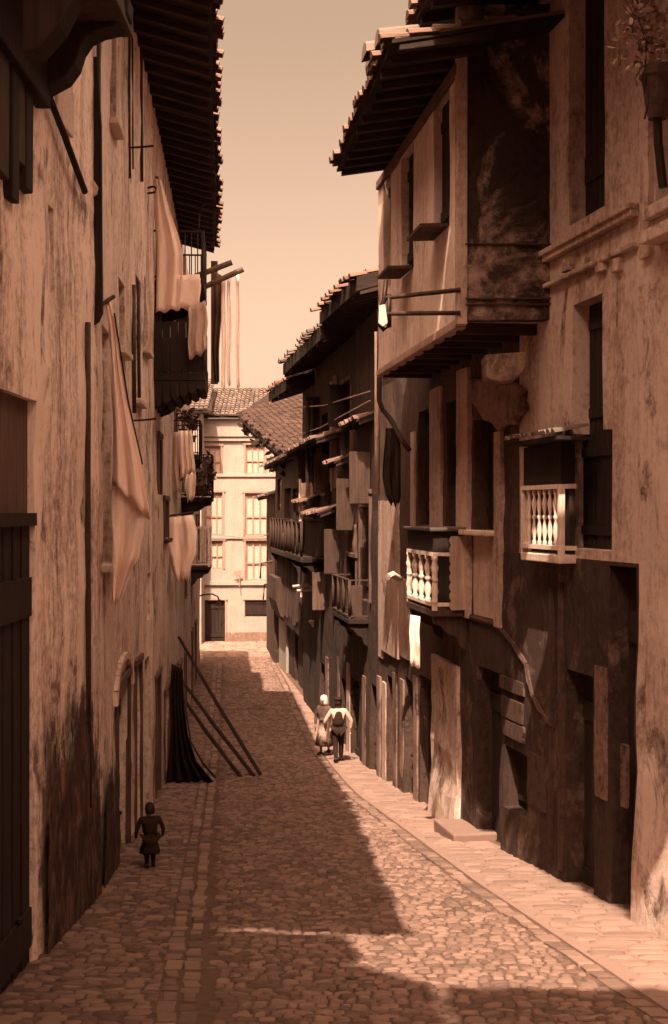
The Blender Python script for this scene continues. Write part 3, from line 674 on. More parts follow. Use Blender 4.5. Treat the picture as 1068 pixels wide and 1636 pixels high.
GP = Pl(1.80, 17.75, 3.2, 17.75, 0)
wall(t, GP, 0, 1.4, 9.73, 14.2, 'gable', [], back=.25, amp=.035, step=.35, name='gable_wall')
for y in (392, 478, 488): MB().pbox(GP, .06, 1.3, GP.uv(800, y)[1], GP.uv(800, y)[1] + .02, 0, .045, .006).build('batten', 'wood', t)
MB().pbox(JP, -.06, .1, 9.66, 14.2, -.1, .05, .004).build('corner_post', 'strip', t, bevel=.012)
MB().pbox(JP, .101, JP.L, 9.62, 9.76, -.12, .045, .004).build('sill_beam', 'pale', t, bevel=.02)
for i in range(9): MB().pbox(JP, .3 + i * .74, .42 + i * .74, 9.58, 9.735, -1.25, -.04, .006).build('joist', 'rafter', t, bevel=.01)
MB().pbox(JP, 0, JP.L - .1, 13.22, 13.38, .0, .07, .004).build('wall_plate', 'brown', t, bevel=.015)
eave(t, JP, -.75, JP.L - .9, 13.32, 1.12, .95, pitch=.2, inner=3.5, rows=5, rstep=.5)
tp = MB()      # loose ridge of bedding and lifted tiles on the verge
tiles(tp, JP.at(-.2, 13.55, 1.2), Vector((JP.d.x, JP.d.y, 0)), Vector((-JP.n.x, -JP.n.y, .3)).normalized(), 1.3, 1, Vector((0, 0, 1)), w=.42, ln=.6, jit=.12); tp.build('lifted_tiles', 'tilef', t)
# stone corbel under the gable
cb = MB(); cb.prism([P(x, y, 17.72) for x, y in [(776, 566), (842, 562), (842, 588), (826, 606), (800, 612), (778, 604)]], (0, .6, 0)); cb.build('corbel', 'right_b', t, bevel=.03)
cb = MB(); cb.prism([R1.at(*R1.uv(x, y), 0) for x, y in [(756, 602), (776, 606), (800, 612), (828, 610), (846, 622), (842, 640), (850, 652), (838, 664), (832, 680), (818, 678), (806, 690), (794, 676), (782, 672), (770, 652), (760, 640), (764, 622)]], R1.at(0, 0, .12) - R1.at(0, 0, 0)); cb.build('corbel_infill', 'right_b', t, bevel=.05)
lw = [PL.rect(713, 734, 640, 985), PL.rect(668, 689, 655, 838), PL.rect(671, 697, 1085, 1330), PL.rect(646, 661, 1085, 1290), PL.rect(619, 628, 1080, 1275)]
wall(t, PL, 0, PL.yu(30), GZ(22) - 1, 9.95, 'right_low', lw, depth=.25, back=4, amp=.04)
for i, r in enumerate(lw): opening(t, PL, r, 'door' if i > 1 else 'shutter', 'dark', .24)
pil(690, 708, 620, 842, PL, t, 'strip', .06); pil(659, 665, 690, 842, PL, t, 'strip', .05); pil(612, 640, 800, 1045, PL, t, 'strip', .08); pil(640, 655, 925, 1050, PL, t, 'strip', .05)
pil(662, 668, 1080, 1300, PL, t, 'right_b', .03); pil(629, 635, 1075, 1280, PL, t, 'right_b', .03); pil(640, 645, 1085, 1290, PL, t, 'right_b', .02)
pr = PL.rect(696, 737, 1055, 1330); gb = GZ(PL.at(pr[0], 0).y); pm = MB(); NP = 12
for i in range(NP + 1):
    k = i / NP; v = gb - .3 + (pr[3] - gb + .3) * k; o = .08 + .08 * max(0, 1 - k * 2.2) ** 1.4 + .04 * mn.noise(Vector((v * 2, 3, 1))); e = 0
    pm.v += [PL.at(pr[0] - e, v, -.05), PL.at(pr[0] - e + R(-.02, .02), v, o), PL.at((pr[0] + pr[1]) / 2, v, o + R(-.02, .04)), PL.at(pr[1] + e + R(-.02, .02), v, o), PL.at(pr[1] + e, v, -.05)]
for i in range(NP):
    for k in range(4): m = i * 5 + k; pm.f.append((m, m + 1, m + 6, m + 5))
pm.f.append(tuple(NP * 5 + k for k in (4, 3, 2, 1, 0))); pm.build('pier', 'pier', t)
b2 = balcony(t, PL, PL.u(691, .62), PL.u(650, .62), PL.uv(672, 968, .62)[1], PL.uv(672, 880, .62)[1] , .62, 'white', 'wood', .52, .06, turned=True, corbels=2)
MB().pbox(PL, PL.u(691, .62) + .06, PL.u(650, .62) - .06, PL.uv(672, 968, .62)[1] + .01, PL.uv(672, 880, .62)[1], .02, .3).build('back_panel', 'dark', b2)
v1 = PL.uv(672, 846, .62)[1]; hd = MB().pbox(PL, PL.u(691, .62) - .08, PL.u(650, .62) + .08, v1 - .02, v1 + .05, -.02, .68, .01).build('hood', 'tilef', b2, bevel=.02)
MB().pbox(PL, PL.u(691, .62), PL.u(650, .62), PL.uv(672, 880, .62)[1] + .005, v1 - .03, .03, .6).build('panel', 'dark', hd)
sc_ = MB(); u = PL.u(691, .62) - .02; vb, vt = PL.uv(672, 968, .62)[1], PL.uv(672, 855, .62)[1]; ol = []
for i in range(33): ol.append(PL.at(u, vb + (vt - vb) * i / 32, .30 + .035 * abs(math.sin(i * math.pi / 4))))
ol += [PL.at(u, vt, .04), PL.at(u, vb, .04)]
sc_.prism(ol, PL.at(-.04, 0, 0) - PL.at(0, 0, 0)).build('scalloped_board', 'pale', b2)
br = MB(); br.tube([P(640, 925, 25.2), P(628, 918, 25.0), P(620, 922, 24.9)], .07, 8); br.build('bracket', 'sill', t)
MB().tube([P(607, 530, 24.5), P(606, 640, 24.6), P(612, 655, 24.7), P(626, 672, 24.6), P(640, 700, 24.4), P(655, 720, 24.3)], .05, 10).build('drainpipe', 'pipe', t, smooth=True)
MB().tube([P(603, 530, 24.7), P(603, 640, 24.8), P(603, 790, 25)], .055, 10).build('drainpipe', 'sill', t, smooth=True)

# --- the long dark houses further down
t = thing('house', 'dark house with a sagging broad tiled eave halfway down the right row', 'house', (.2, 37, GZ(37)))
hs = [('door', PL.rect(592, 604, 1095, 1260)), ('door', PL.rect(561, 574, 1085, 1230)), ('shutter', PL.rect(576, 592, 790, 960)), ('shutter', PL.rect(548, 562, 610, 740)), ('open', PL.rect(515, 527, 660, 740)), ('door', PL.rect(545, 553, 1085, 1200)), ('shutter', PL.rect(556, 570, 890, 960)), ('door', PL.rect(512, 519, 1060, 1140))]
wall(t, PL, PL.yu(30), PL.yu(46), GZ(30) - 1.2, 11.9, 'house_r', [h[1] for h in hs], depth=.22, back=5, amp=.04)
for k, r in hs: opening(t, PL, r, k, 'dark', .2, frame='brown' if k == 'shutter' else None)
for x0, x1, ya, yb in ((606, 613, 800, 1050), (534, 540, 600, 780), (528, 531, 610, 785), (604, 609, 1080, 1260), (612, 618, 1090, 1265), (580, 585, 1080, 1240), (555, 560, 1060, 1215), (540, 543, 1050, 1190), (522, 526, 1050, 1160)):
    pil(x0, x1, ya, yb, PL, t, random.choice(['right_b', 'right_b', 'strip']), R(.02, .05))
eave(t, PL, PL.yu(28.4), PL.yu(33.5), 12.0, .78, .98, pitch=.3, inner=2.5, rows=6, jit=.2, th=.32)
eave(t, PL, PL.yu(33.55), PL.yu(42.2), 11.6, .95, 1.1, pitch=.34, inner=2.5, rows=6, jit=.22, tmat='tilef', th=.36)
eave(t, PL, PL.yu(42.3), PL.yu(46.6), 11.1, 1.0, 1.2, pitch=.36, inner=2.0, rows=5, jit=.22, th=.34)
eave(t, PL, PL.yu(36.4), PL.yu(45.9), 9.08, .72, .62, pitch=.3, inner=.02, rows=2, jit=.1, raf=True)
for y, v, h, w_ in ((31.2, 7.2, 1.3, .5), (33.9, 6.5, 1.4, .45), (35.4, 9.4, 1.2, .5), (36.6, 5.2, 1.3, .5), (38.9, 7.6, 1.2, .45), (41.2, 9.6, 1.2, .5), (43.8, 7.9, 1.2, .5), (45.3, 5.9, 1.1, .4), (32.4, 3.9, 1.2, .4), (39.6, 3.9, 1.2, .45)):
    u = PL.yu(y); MB().pbox(PL, u, u + .05, v, v + h, .0, w_ * R(.8, 1.1), .01).build('shutter', random.choice(['wood', 'wood', 'dark', 'brown']), t, bevel=.01)
    MB().pbox(PL, u + .1, u + .95, v - .08, v - .01, 0, .12, .01).build('sill', 'right_b', t)
for y0, y1, v, ov in ((30.6, 33.6, 9.2, .45), (33.8, 36.2, 8.3, .55), (37.0, 40.5, 6.9, .6), (41, 44.6, 7.3, .5)):
    eave(t, PL, PL.yu(y0), PL.yu(y1), v, ov, ov * .85, pitch=.4, inner=.02, rows=1, jit=.1, rstep=.7)
for x in (492, 501): MB().tube([P(x, 772, 40), P(x, 640, 40)], .07, 8).build('post', 'dark', t)
balcony(t, PL, PL.yu(40), PL.yu(45), 5.5, 6.7, .75, 'wood', 'dark', 1.05, .045)
balcony(t, PL, PL.yu(31.5), PL.yu(34.5), 4.3, 5.3, .5, 'wood', 'dark', .8, .04)
MB().prism([P(x, y, 42.8) for x, y in [(493, 992), (497, 990), (516, 1016), (513, 1020)]], (.12, -.3, 0)).build('pale_plank', 'white', t)

t = thing('house', 'low roofed dark house with slatted timber storey near the far right end', 'house', (-1.9, 52, GZ(52)))
hs = [('shutter', PL.rect(444, 450, 765, 815)), ('open', PL.rect(455, 466, 780, 830)), ('shutter', PL.rect(468, 478, 780, 830))]
hs = [(k, r) for k, r in hs]
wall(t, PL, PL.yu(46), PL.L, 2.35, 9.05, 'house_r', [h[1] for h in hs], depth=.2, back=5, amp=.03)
for k, r in hs: opening(t, PL, r, k, 'pale' if k == 'shutter' and r[0] > PL.yu(54) else 'dark', .18)
LO = Pl(PL.at(PL.yu(46), 0, -.3).x, PL.at(PL.yu(46), 0, -.3).y, PL.at(PL.L, 0, -.3).x, PL.at(PL.L, 0, -.3).y, -1)
hs = [('door', [1.5, 2.6, GZ(48) - .3, 2.0]), ('door', [4.2, 5.4, GZ(50) - .3, 2.0])]
wall(t, LO, 0, LO.L, GZ(46) - .5, 2.36, 'house_r', [h[1] for h in hs], depth=.2, back=4.5, amp=.03)
for k, r in hs: opening(t, LO, r, k, 'dark', .18)
MB().pbox(LO, LO.L - 3.2, LO.L + .02, GZ(50) - .3, 2.34, .0, .12, .01).build('end_pier', 'far', t, bevel=.03)
ends = Pl(PL.at(PL.L, 0).x, PL.at(PL.L, 0).y - 0.0, PL.at(PL.L, 0).x + 5, PL.at(PL.L, 0).y, 0)
eave(t, PL, PL.yu(46.1), PL.L - .2, 8.98, .6, .55, pitch=.3, inner=2.2, rows=5, jit=.1, tmat='tilef')
balcony(t, PL, PL.yu(47), PL.yu(55.5), 5.35, 6.75, .35, 'wood', 'dark', 1.2, .05)
lt = MB()
for i in range(34): lt.pbox(PL, PL.yu(46.3) + i * .31, PL.yu(46.3) + i * .31 + R(.1, .2), 2.6 + R(0, .3), R(5.0, 5.3), .0, R(.03, .09))
lt.build('slats', 'wood', t)
cv = MB(); cv.prism([PL.at(PL.L - .05, v, o) for v, o in ((4.2, 0), (4.2, .35), (3.2, .33), (2.6, .15), (2.36, -.3), (2.6, -.3))], PL.at(0, 0) - PL.at(4, 0)); cv.build('curved_soffit', 'wood', t)
# the steep tiled roof that shows above it
rf = MB(); A, B, C, D = P(384, 660, 60), P(442, 620, 63), P(560, 640, 62), P(454, 722, 52); E = P(560, 760, 50)
nr = (B - A).cross(D - A).normalized(); nr = nr if nr.z > 0 else -nr
rf.prism([A, B, C, E, D], -nr * .75); rf = rf.build('roof', 'boards', t)
ax = (D - A).normalized(); ay = (B - A) - ax * (B - A).dot(ax); ay.normalize()
tb = MB(); tiles(tb, A - ay * .12 + nr * .02, ax, ay, (D - A).length + 1, 34, nr, w=.17, ln=.28, jit=.14); tb.build('tiles', 'tiled', rf)
cl = MB(); cl.tube([A - nr * .2, A.lerp(D, .5) - nr * .35, D - nr * .2], .16, 6)
for i in range(26):
    k = i / 25; p = A.lerp(D, k) - nr * .15; leafclump(cl, p - nr * R(.1, .7), (.35, .35, .35), 12, .2)
cl.build('ragged_edge', 'boards', rf)

t = thing('house', 'small dark house with a short tiled canopy at the very end of the right row', 'house', (-3.2, 61, 0))
S6 = Pl(-2.75, 57.6, -3.45, 64, -1)
wall(t, S6, 0, S6.L, -.4, 7.7, 'house_r', [], back=4, amp=.03); eave(t, S6, -.1, S6.L, 7.66, .5, .5, inner=2, rows=4, tmat='tilef')
for v, o in ((4.2, .55), (3.2, .4)): MB().tube([S6.at(1, v + .5, .0), S6.at(1, v + .4, o), S6.at(1, v - .3, o + .05)], .05, 6).build('bracket', 'iron', t)
o = MB()
for i in range(8): o.pbox(S6, .3 + i * .7, .6 + i * .7, 3.5, 7.0, .0, .05, .01)
o.build('slats', 'wood', t)

# clothes rail sticking out from the jettied house, and others
rl = thing('clothes_rail', 'double wooden clothes rail sticking out from the pale corner post of the jettied house', 'clothes rail', P(735, 500, 17.7))
for ya, yb in ((476, 463), (501, 500)): MB().tube([P(612, ya, 17.72), P(675, (ya + yb) / 2, 17.7), P(736, yb, 17.7)], .033, 8).build('pole', 'wood', rl, smooth=True)
MB().tube([P(617, 448, 17.72), P(614, 480, 17.72), P(606, 498, 17.72), P(606, 518, 17.72), P(614, 527, 17.72), P(622, 522, 17.72), P(622, 470, 17.72)], .035, 8).build('end_hoop', 'iron', rl, smooth=True)
MB().prism([P(x, y, 17.66) for x, y in [(606, 488), (616, 486), (620, 516), (612, 522), (605, 516)]], (0, .05, 0)).build('pulley', 'sill', rl, bevel=.01)
rl = thing('clothes_rail', 'pale double clothes rail on the dark slatted house', 'clothes rail', P(515, 820, 43))
for y in (811, 827): MB().tube([P(481, y, 43), P(500, y, 43), P(517, y + 2, 43)], .05, 6).build('pole', 'white', rl)
MB().tube([P(480, 765, 43), P(480, 834, 43)], .05, 6).build('upright', 'white', rl)
rl = thing('clothes_rail', 'pale three legged clothes rack under the slatted balcony', 'clothes rail', P(500, 950, 42))
for q in (((468, 937), (494, 934)), ((475, 944), (502, 942)), ((494, 934), (512, 950)), ((484, 936), (482, 954))): MB().tube([P(*q[0], 42), P(*q[1], 42)], .05, 6).build('pole', 'white', rl)
for i, (a, b_, lab) in enumerate((((591, 625, 30), (468, 652, 44), 'upper thin pale cord slanting across the dark eave house'), ((591, 640, 30), (462, 700, 46), 'lower thin pale cord slanting across the dark eave house'))):
    A, B = P(*a), P(*b_); tag(MB().tube([A, A.lerp(B, .5) - Vector((0, 0, .12)), B], .016, 5).build('cord', 'linen'), lab, 'cord')
tag(MB().tube([P(357, 856, 62), P(380, 858, 62), P(420, 857, 62), P(440, 848, 60)], .022, 5).build('cable', 'frame'), 'cable strung across the front of the white house', 'cable')

# ------------------------------------------------------------------ laundry and canvas
big = hang('hanging_sheet', [(167, 177, 482, 482), (172, 187, 515, 520), (178, 198, 590, 600), (181, 212, 670, 680), (181, 228, 735, 752), (181, 241, 772, 832)], 17.25, 'very long white sheet hanging in folds down the tall house on the left', 'sheet', 'sheet', 2.2, .05, seed=1)
hang('fold', [(180, 232, 760, 800), (178, 232, 800, 850), (179, 222, 850, 890), (180, 212, 900, 905), (180, 203, 940, 935), (181, 192, 968, 962)], 17.33, None, None, 'cream', 1.6, .07, seed=3, parent=big)
tag(MB().tube([P(150, 498, 17.0), P(172, 480, 17.2), P(182, 474, 17.4)], .03, 8).build('clothes_pole', 'wood'), 'short pole holding up the long white sheet', 'pole')
tag(MB().tube([P(183, 500, 17.2), P(205, 640, 17.25), P(228, 742, 17.3)], .012, 5).build('cord', 'dark'), 'dark cord running down beside the long white sheet', 'cord')
hang('hanging_cloth', [(248, 258, 285, 288), (249, 272, 330, 335), (250, 285, 370, 372), (250, 292, 400, 405), (250, 289, 500, 494)], 25.45, 'cream cloth hung beneath the iron bracket above the dark balcony box', 'laundry', 'cream', 2, .06, seed=2)
hang('hanging_cloth', [(284, 320, 440, 438), (285, 321, 470, 468), (284, 319, 495, 492)], 25.5, 'small white cloth folded over the iron railing of the dark balcony', 'laundry', 'sheet', 1, .03, seed=4)
hang('hanging_cloth', [(302, 329, 492, 480), (301, 332, 530, 520), (302, 330, 575, 560)], 25.4, 'grey towel hanging at the outer corner of the dark balcony box', 'laundry', 'linen', 2, .04, seed=5)
hang('hanging_cloth', [(258, 285, 690, 690), (256, 287, 740, 740), (258, 288, 790, 786)], 33.1, 'stained cloth hanging from the upper planted balcony', 'laundry', 'linen', 2, .08, seed=6)
hang('hanging_cloth', [(284, 306, 688, 688), (286, 310, 720, 718), (288, 312, 765, 755)], 33.0, 'striped looking pale cloth beside the stained one on the upper planted balcony', 'laundry', 'cream', 3, .09, seed=7)
hang('hanging_cloth', [(268, 308, 828, 822), (268, 316, 850, 850), (270, 314, 885, 878), (274, 306, 905, 902), (284, 302, 930, 926)], 31, 'bright white bundle of washing hung low over the street from the left row', 'laundry', 'sheet', 2, .12, seed=8)
tag(MB().tube([P(258, 826, 31.3), P(310, 818, 31)], .025, 6).build('clothes_pole', 'wood'), 'pole carrying the bright white bundle of washing', 'pole')
for i, (a, b_, lab) in enumerate((((335, 433, 30.5), (371, 419, 30.5), 'upper of the two timber poles poking out beyond the left eave'), ((352, 447, 31), (389, 430, 31), 'lower of the two timber poles poking out beyond the left eave'))):
    A, B = P(*a), P(*b_); tag(MB().tube([A + (A - B) * 1.4, A, B], .07, 8).build('clothes_pole', 'brown'), lab, 'pole')
for i, (x0, x1, y0, y1, lab) in enumerate(((355, 361, 442, 622, 'inner strip of thin pale washing on the two eave poles'), (364, 369, 440, 616, 'middle strip of thin pale washing on the two eave poles'), (378, 383, 436, 620, 'outer strip of thin pale washing on the two eave poles'))):
    hang('hanging_cloth', [(x0, x1, y0, y0), (x0 - 1, x1, (y0 + y1) / 2, (y0 + y1) / 2), (x0, x1, y1, y1)], 31.2, lab, 'laundry', 'sheet', 1, .02, seed=9 + i, nc=8)
hang('hanging_drape', [(338, 355, 430, 440), (339, 354, 500, 500), (339, 351, 560, 560), (342, 350, 612, 612)], 31.5, 'dark drape hanging down from the end of the left eave', 'drape', 'brownc', 2, .08, seed=11)
hang('hanging_coat', [(617, 634, 684, 684), (613, 640, 720, 716), (612, 641, 760, 760), (615, 640, 790, 792), (624, 636, 806, 806)], 24.6, 'dark coat hung below the bent drainpipe on the right', 'coat', 'darkcloth', 2, .07, seed=12)
hang('hanging_cloth', [(481, 498, 772, 770), (480, 502, 800, 798), (482, 492, 832, 815)], 42.9, 'white cloth over the pale double rail on the slatted house', 'laundry', 'sheet', 1.5, .1, seed=13)
hang('hanging_cloth', [(655, 671, 982, 985), (655, 671, 1040, 1040), (656, 672, 1064, 1068)], PL.at(PL.u(663, .72), 0, .72).y, 'white cloth standing in for a sunlit strip of wall under the baluster balcony', 'laundry', 'sheet', 1.2, .03, seed=14)  # white sheet added in place of a sunlit strip of pilaster
hang('canvas_sheet', [(274, 292, 1060, 1070), (273, 295, 1120, 1128), (272, 300, 1170, 1176), (270, 314, 1212, 1216), (266, 343, 1254, 1250)], 28.6, 'dark canvas draped from the left wall and flaring out over the cobbles', 'canvas', 'canvas', 4.3, .13, seed=15)
for a, b_, lab in (((418, 1240), (286, 1018, 34.2), 'longest thin pole leaning on the left wall over the cobbles'), ((407, 1241), (284, 1077, 33.2), 'middle one of the three poles leaning on the left wall'), ((386, 1243), (281, 1098, 32.4), 'lowest of the three poles leaning on the left wall')):
    B = gp(*a); A = P(*b_); tag(MB().tube([B, B.lerp(A, .5) + Vector((0, 0, -.05)), A], [.045, .05, .04], 8).build('leaning_pole', 'dark', smooth=True), lab, 'pole', 'poles leaning on the left wall')
B = gp(345, 1243); tag(MB().tube([B, P(325, 1220, 28.6), P(305, 1185, 28.6), P(297, 1130, 28.8), P(292, 1085, 29)], .025, 6).build('rope', 'wood', smooth=True), 'slack rope curving down beside the dark canvas', 'rope')
st = gp(318, 1058); tag(MB().lathe(st, [(.26, -.05), (.3, .1), (.22, .32), (.1, .4)], 9).build('boundary_stone', 'sill', smooth=True), 'pale rounded stone at the foot of the last left house', 'stone')

for i, (rows, z, lab, mt) in enumerate((
    ([(290, 305, 828, 832), (288, 309, 862, 866), (292, 308, 900, 896)], 44.6, 'pale shirt on the far white railed balcony at left', 'sheet'),
    ([(262, 274, 640, 640), (260, 275, 668, 670), (263, 274, 690, 688)], 33.3, 'small white cloth hung above the upper planted balcony', 'sheet'),
    ([(296, 312, 752, 750), (296, 314, 775, 774), (300, 310, 802, 800)], 37.2, 'small pale cloth under the lower planted balcony', 'cream'),
    ([(318, 330, 742, 742), (317, 331, 764, 766), (319, 329, 790, 788)], 37.75, 'grey cloth drying on the lower planted balcony rail', 'linen'))):
    hang('hanging_cloth', rows, z, lab, 'laundry', mt, 1.5, .07, seed=30 + i)
for i, (rows, z, lab, mt) in enumerate((
    ([(566, 577, 838, 838), (564, 578, 866, 868), (567, 575, 896, 892)], 33.3, 'brown cloth hanging over the short dark balcony on the right', 'brownc'),
    ([(526, 534, 772, 772), (525, 535, 800, 802), (527, 533, 828, 824)], 38.3, 'dark garment pegged under the small pent roof on the right', 'darkcloth'),
    ([(452, 460, 850, 850), (451, 461, 872, 872), (453, 459, 892, 890)], 53.4, 'pale rag on the slatted timber storey', 'linen'),
    ([(512, 521, 898, 898), (511, 522, 924, 926), (513, 520, 944, 942)], 40.2, 'brown blanket on the long dark balcony on the right', 'brownc'))):
    hang('hanging_cloth', rows, z, lab, 'laundry', mt, 1.5, .05, seed=50 + i)
# ------------------------------------------------------------------ plants
pg = 'pots of plants on the left balconies'
plant('balcony_plant', 'leafy dark plant on the upper planted balcony at left', P(308, 672, 33.6), (.28, .3, .4), 160, .10, pot=.18, group=pg)
plant('balcony_plant', 'bushy plant trailing from the outer corner of the lower planted balcony', P(331, 748, 37.8), (.3, .5, .5), 220, .11, pot=.2, group=pg)
plant('balcony_plant', 'dark hanging greenery under the lower planted balcony', P(322, 785, 37.7), (.36, .4, .36), 200, .11, group=pg)
plant('balcony_plant', 'small plant at the wall side of the upper planted balcony', P(292, 668, 34.8), (.25, .25, .3), 110, .09, pot=.16, group=pg)
plant('roof_plant', 'tuft of weeds growing at the eave of the low roofed dark house', P(431, 742, 56.6), (.3, .3, .4), 110, .16, mat='leafl')
tp_ = plant('potted_vine', 'leafy vine spilling from a dark pot at the top right corner', P(1030, 52, 13.4), (.34, .3, .66), 900, .055, mat='leafl')
MB().lathe(P(1051, 190, 13.5), [(.1, 0), (.13, .12), (.17, .42), (.2, .45), (.2, .55)], 14).build('pot', 'pot', tp_, smooth=False)
MB().tube([P(1060, 300, 13.5), P(1052, 230, 13.5), P(1051, 190, 13.5)], .05, 8).build('pot_bracket', 'iron', tp_)
MB().tube([P(1036, 130, 13.3), P(1036, 165, 13.3), P(1030, 190, 13.3)], .012, 5).build('stem', 'stem', tp_)

# ------------------------------------------------------------------ people
def skin(name, J, E, mat, parent, loc, rz, s, root, sub=2):
    me = bpy.data.meshes.new(name); ks = list(J); ix = {k: i for i, k in enumerate(ks)}
    me.from_pydata([Vector(J[k][:3]) * s for k in ks], [(ix[a], ix[b]) for a, b in E], []); me.materials.append(M[mat])
    o = link(bpy.data.objects.new(name, me)); o.parent = parent; ROOT[o] = ROOT[parent]; o.rotation_euler.z = rz
    m = o.modifiers.new('Skin', 'SKIN'); m.use_smooth_shade = True
    for k in ks:
        sv = me.skin_vertices[0].data[ix[k]]; r = J[k][3]; r2 = J[k][4] if len(J[k]) > 4 else r; sv.radius = (r * s, r2 * s); sv.use_root = (k == root)
    d = o.modifiers.new('Subdivision', 'SUBSURF'); d.levels = d.render_levels = sub
    return o
def hand(J, E, pre, wrist, sgn):
    w = Vector(wrist); J[pre + 'palm'] = (*(w + Vector((0, .01, -.06))), .026, .018); E.append((pre + 'wrist', pre + 'palm'))
    J[pre + 'knuckle'] = (*(w + Vector((0, .015, -.10))), .028, .016); E.append((pre + 'palm', pre + 'knuckle'))
    for i, (dy, L) in enumerate(((-.033, .07), (-.011, .085), (.011, .08), (.033, .06))):
        a = w + Vector((0, .015 + dy, -.125)); b = a + Vector((-sgn * .012, .004, -L * .5)); c = b + Vector((-sgn * .02, .004, -L * .45))
        for nm, p, r in (('a', a, .0095), ('b', b, .009), ('c', c, .007)): J[f'{pre}f{i}{nm}'] = (*p, r)
        E += [(pre + 'knuckle', f'{pre}f{i}a'), (f'{pre}f{i}a', f'{pre}f{i}b'), (f'{pre}f{i}b', f'{pre}f{i}c')]
    a = w + Vector((-sgn * .012, .04, -.065)); b = a + Vector((-sgn * .015, .02, -.035)); J[pre + 'ta'] = (*a, .011); J[pre + 'tb'] = (*b, .008)
    E += [(pre + 'palm', pre + 'ta'), (pre + 'ta', pre + 'tb')]
def person(label, loc, rz, s, pose, wear):
    """1.7 m figure scaled by s, facing +y before the turn rz"""
    t = thing('person', label, 'person', loc); p = dict(hipz=.9, stride=.16, arm=.28, lean=.03, bulk=1.0, head=1.0, elbow=.06); p.update(pose)
    hz, st, b, ln = p['hipz'], p['stride'], p['bulk'], p['lean']; hd = p['head']
    J = {'pelvis': (0, 0, hz + .04, .135 * b, .10 * b), 'waist': (0, ln * .4, hz + .2, .125 * b, .092 * b), 'chest': (0, ln, hz + .38, .155 * b, .105 * b), 'neckb': (0, ln + .005, hz + .52, .075, .07), 'neck': (0, ln + .015, hz + .585, .052, .052),
         'skull': (0, ln + .03, hz + .645 + .0 * hd, .075 * hd, .082 * hd), 'brow': (0, ln + .03, hz + .645 + .09 * hd, .08 * hd, .095 * hd), 'top': (0, ln + .02, hz + .645 + .15 * hd, .05 * hd, .06 * hd)}
    E = [('pelvis', 'waist'), ('waist', 'chest'), ('chest', 'neckb'), ('neckb', 'neck'), ('neck', 'skull'), ('skull', 'brow'), ('brow', 'top')]
    A = {}
    for sg, k in ((-1, 'l'), (1, 'r')):
        fy = st * sg
        J[k + 'hip'] = (sg * .085, 0, hz - .03, .088 * b, .085 * b); J[k + 'knee'] = (sg * .09, fy * .45 + .03, hz * .54, .056, .056); J[k + 'calf'] = (sg * .09, fy * .6 + .0, hz * .38, .05, .052)
        J[k + 'ank'] = (sg * .09, fy * .95 - .02, .075 + (.05 if fy < 0 and st > .05 else 0), .036, .036); J[k + 'toe'] = (sg * .1, fy * .95 + .14, .03, .036, .025)
        E += [('pelvis', k + 'hip'), (k + 'hip', k + 'knee'), (k + 'knee', k + 'calf'), (k + 'calf', k + 'ank'), (k + 'ank', k + 'toe')]
        sw = -fy * p['arm'] * 4 * .45
        J[k + 'sho'] = (sg * .175 * b, ln, hz + .475, .062, .06); J[k + 'elb'] = (sg * (.235 * b + p['elbow']), ln + sw * .4 - .03, hz + .2, .042, .042); J[k + 'wrist'] = (sg * (.245 * b + p['elbow'] * .6), ln + sw + .06, hz - .03, .027, .022)
        E += [('chest', k + 'sho'), (k + 'sho', k + 'elb'), (k + 'elb', k + 'wrist')]
        A[k] = J[k + 'wrist'][:3]
    core = dict(J)
    for sg, k in ((-1, 'l'), (1, 'r')): hand(J, E, k, A[k], sg)
    for k in ('pelvis', 'waist', 'chest', 'neckb', 'lhip', 'rhip', 'lsho', 'rsho'): J[k] = (*J[k][:3], J[k][3] * .5, (J[k][4] if len(J[k]) > 4 else J[k][3]) * .5)
    body = skin('body', J, E, 'skin', t, loc, rz, s, 'pelvis')
    def sub(keys, gr, add=None):
        d = {k: (*core[k][:3], core[k][3] + gr, (core[k][4] if len(core[k]) > 4 else core[k][3]) + gr) for k in keys}
        if add: d.update(add)
        return d
    M_ = Vector((0, 0, 0))
    def edges(d): return [e for e in E if e[0] in d and e[1] in d]
    w = wear
    if 'shirt' in w: d = sub(['pelvis', 'waist', 'chest', 'neckb', 'lsho', 'lelb', 'rsho', 'relb', 'lwrist', 'rwrist'], .016); d['neckb'] = (*d['neckb'][:3], .078, .072); skin('shirt', d, edges(d), w['shirt'], t, loc, rz, s, 'pelvis')
    if 'vest' in w: d = sub(['pelvis', 'waist', 'chest', 'neckb'], .034); d['neckb'] = (*d['neckb'][:3], .095, .08); skin('waistcoat', d, edges(d), w['vest'], t, loc, rz, s, 'pelvis')
    if 'trousers' in w:
        ks = ['pelvis', 'lhip', 'lknee', 'rhip', 'rknee'] + (['lcalf', 'lank', 'rcalf', 'rank'] if w.get('long', 1) else []); d = sub(ks, .024); d['pelvis'] = (*core['pelvis'][:3], .135 * b + .04, .1 * b + .045); skin('trousers', d, edges(d), w['trousers'], t, loc, rz, s, 'pelvis')
    def loft(name, rings, mat, n=20, wave=0):
        mb = MB()
        for z, rx, ry, y in rings:
            for j in range(n):
                a = 2 * math.pi * j / n; k = 1 + wave * math.sin(a * 5 + z) * (1 - z / max(r[0] for r in rings)); mb.v.append(Vector((rx * k * math.cos(a), y + ry * k * math.sin(a), z)) * s)
        m = len(rings)
        for i in range(m - 1):
            for j in range(n): mb.f.append((i * n + j, i * n + (j + 1) % n, (i + 1) * n + (j + 1) % n, (i + 1) * n + j))
        mb.f.append(tuple(reversed(range((m - 1) * n, m * n)))) if not name == 'skirt' else None
        me = bpy.data.meshes.new(name); me.from_pydata(mb.v, [], mb.f); me.materials.append(M[mat]); me.shade_smooth()
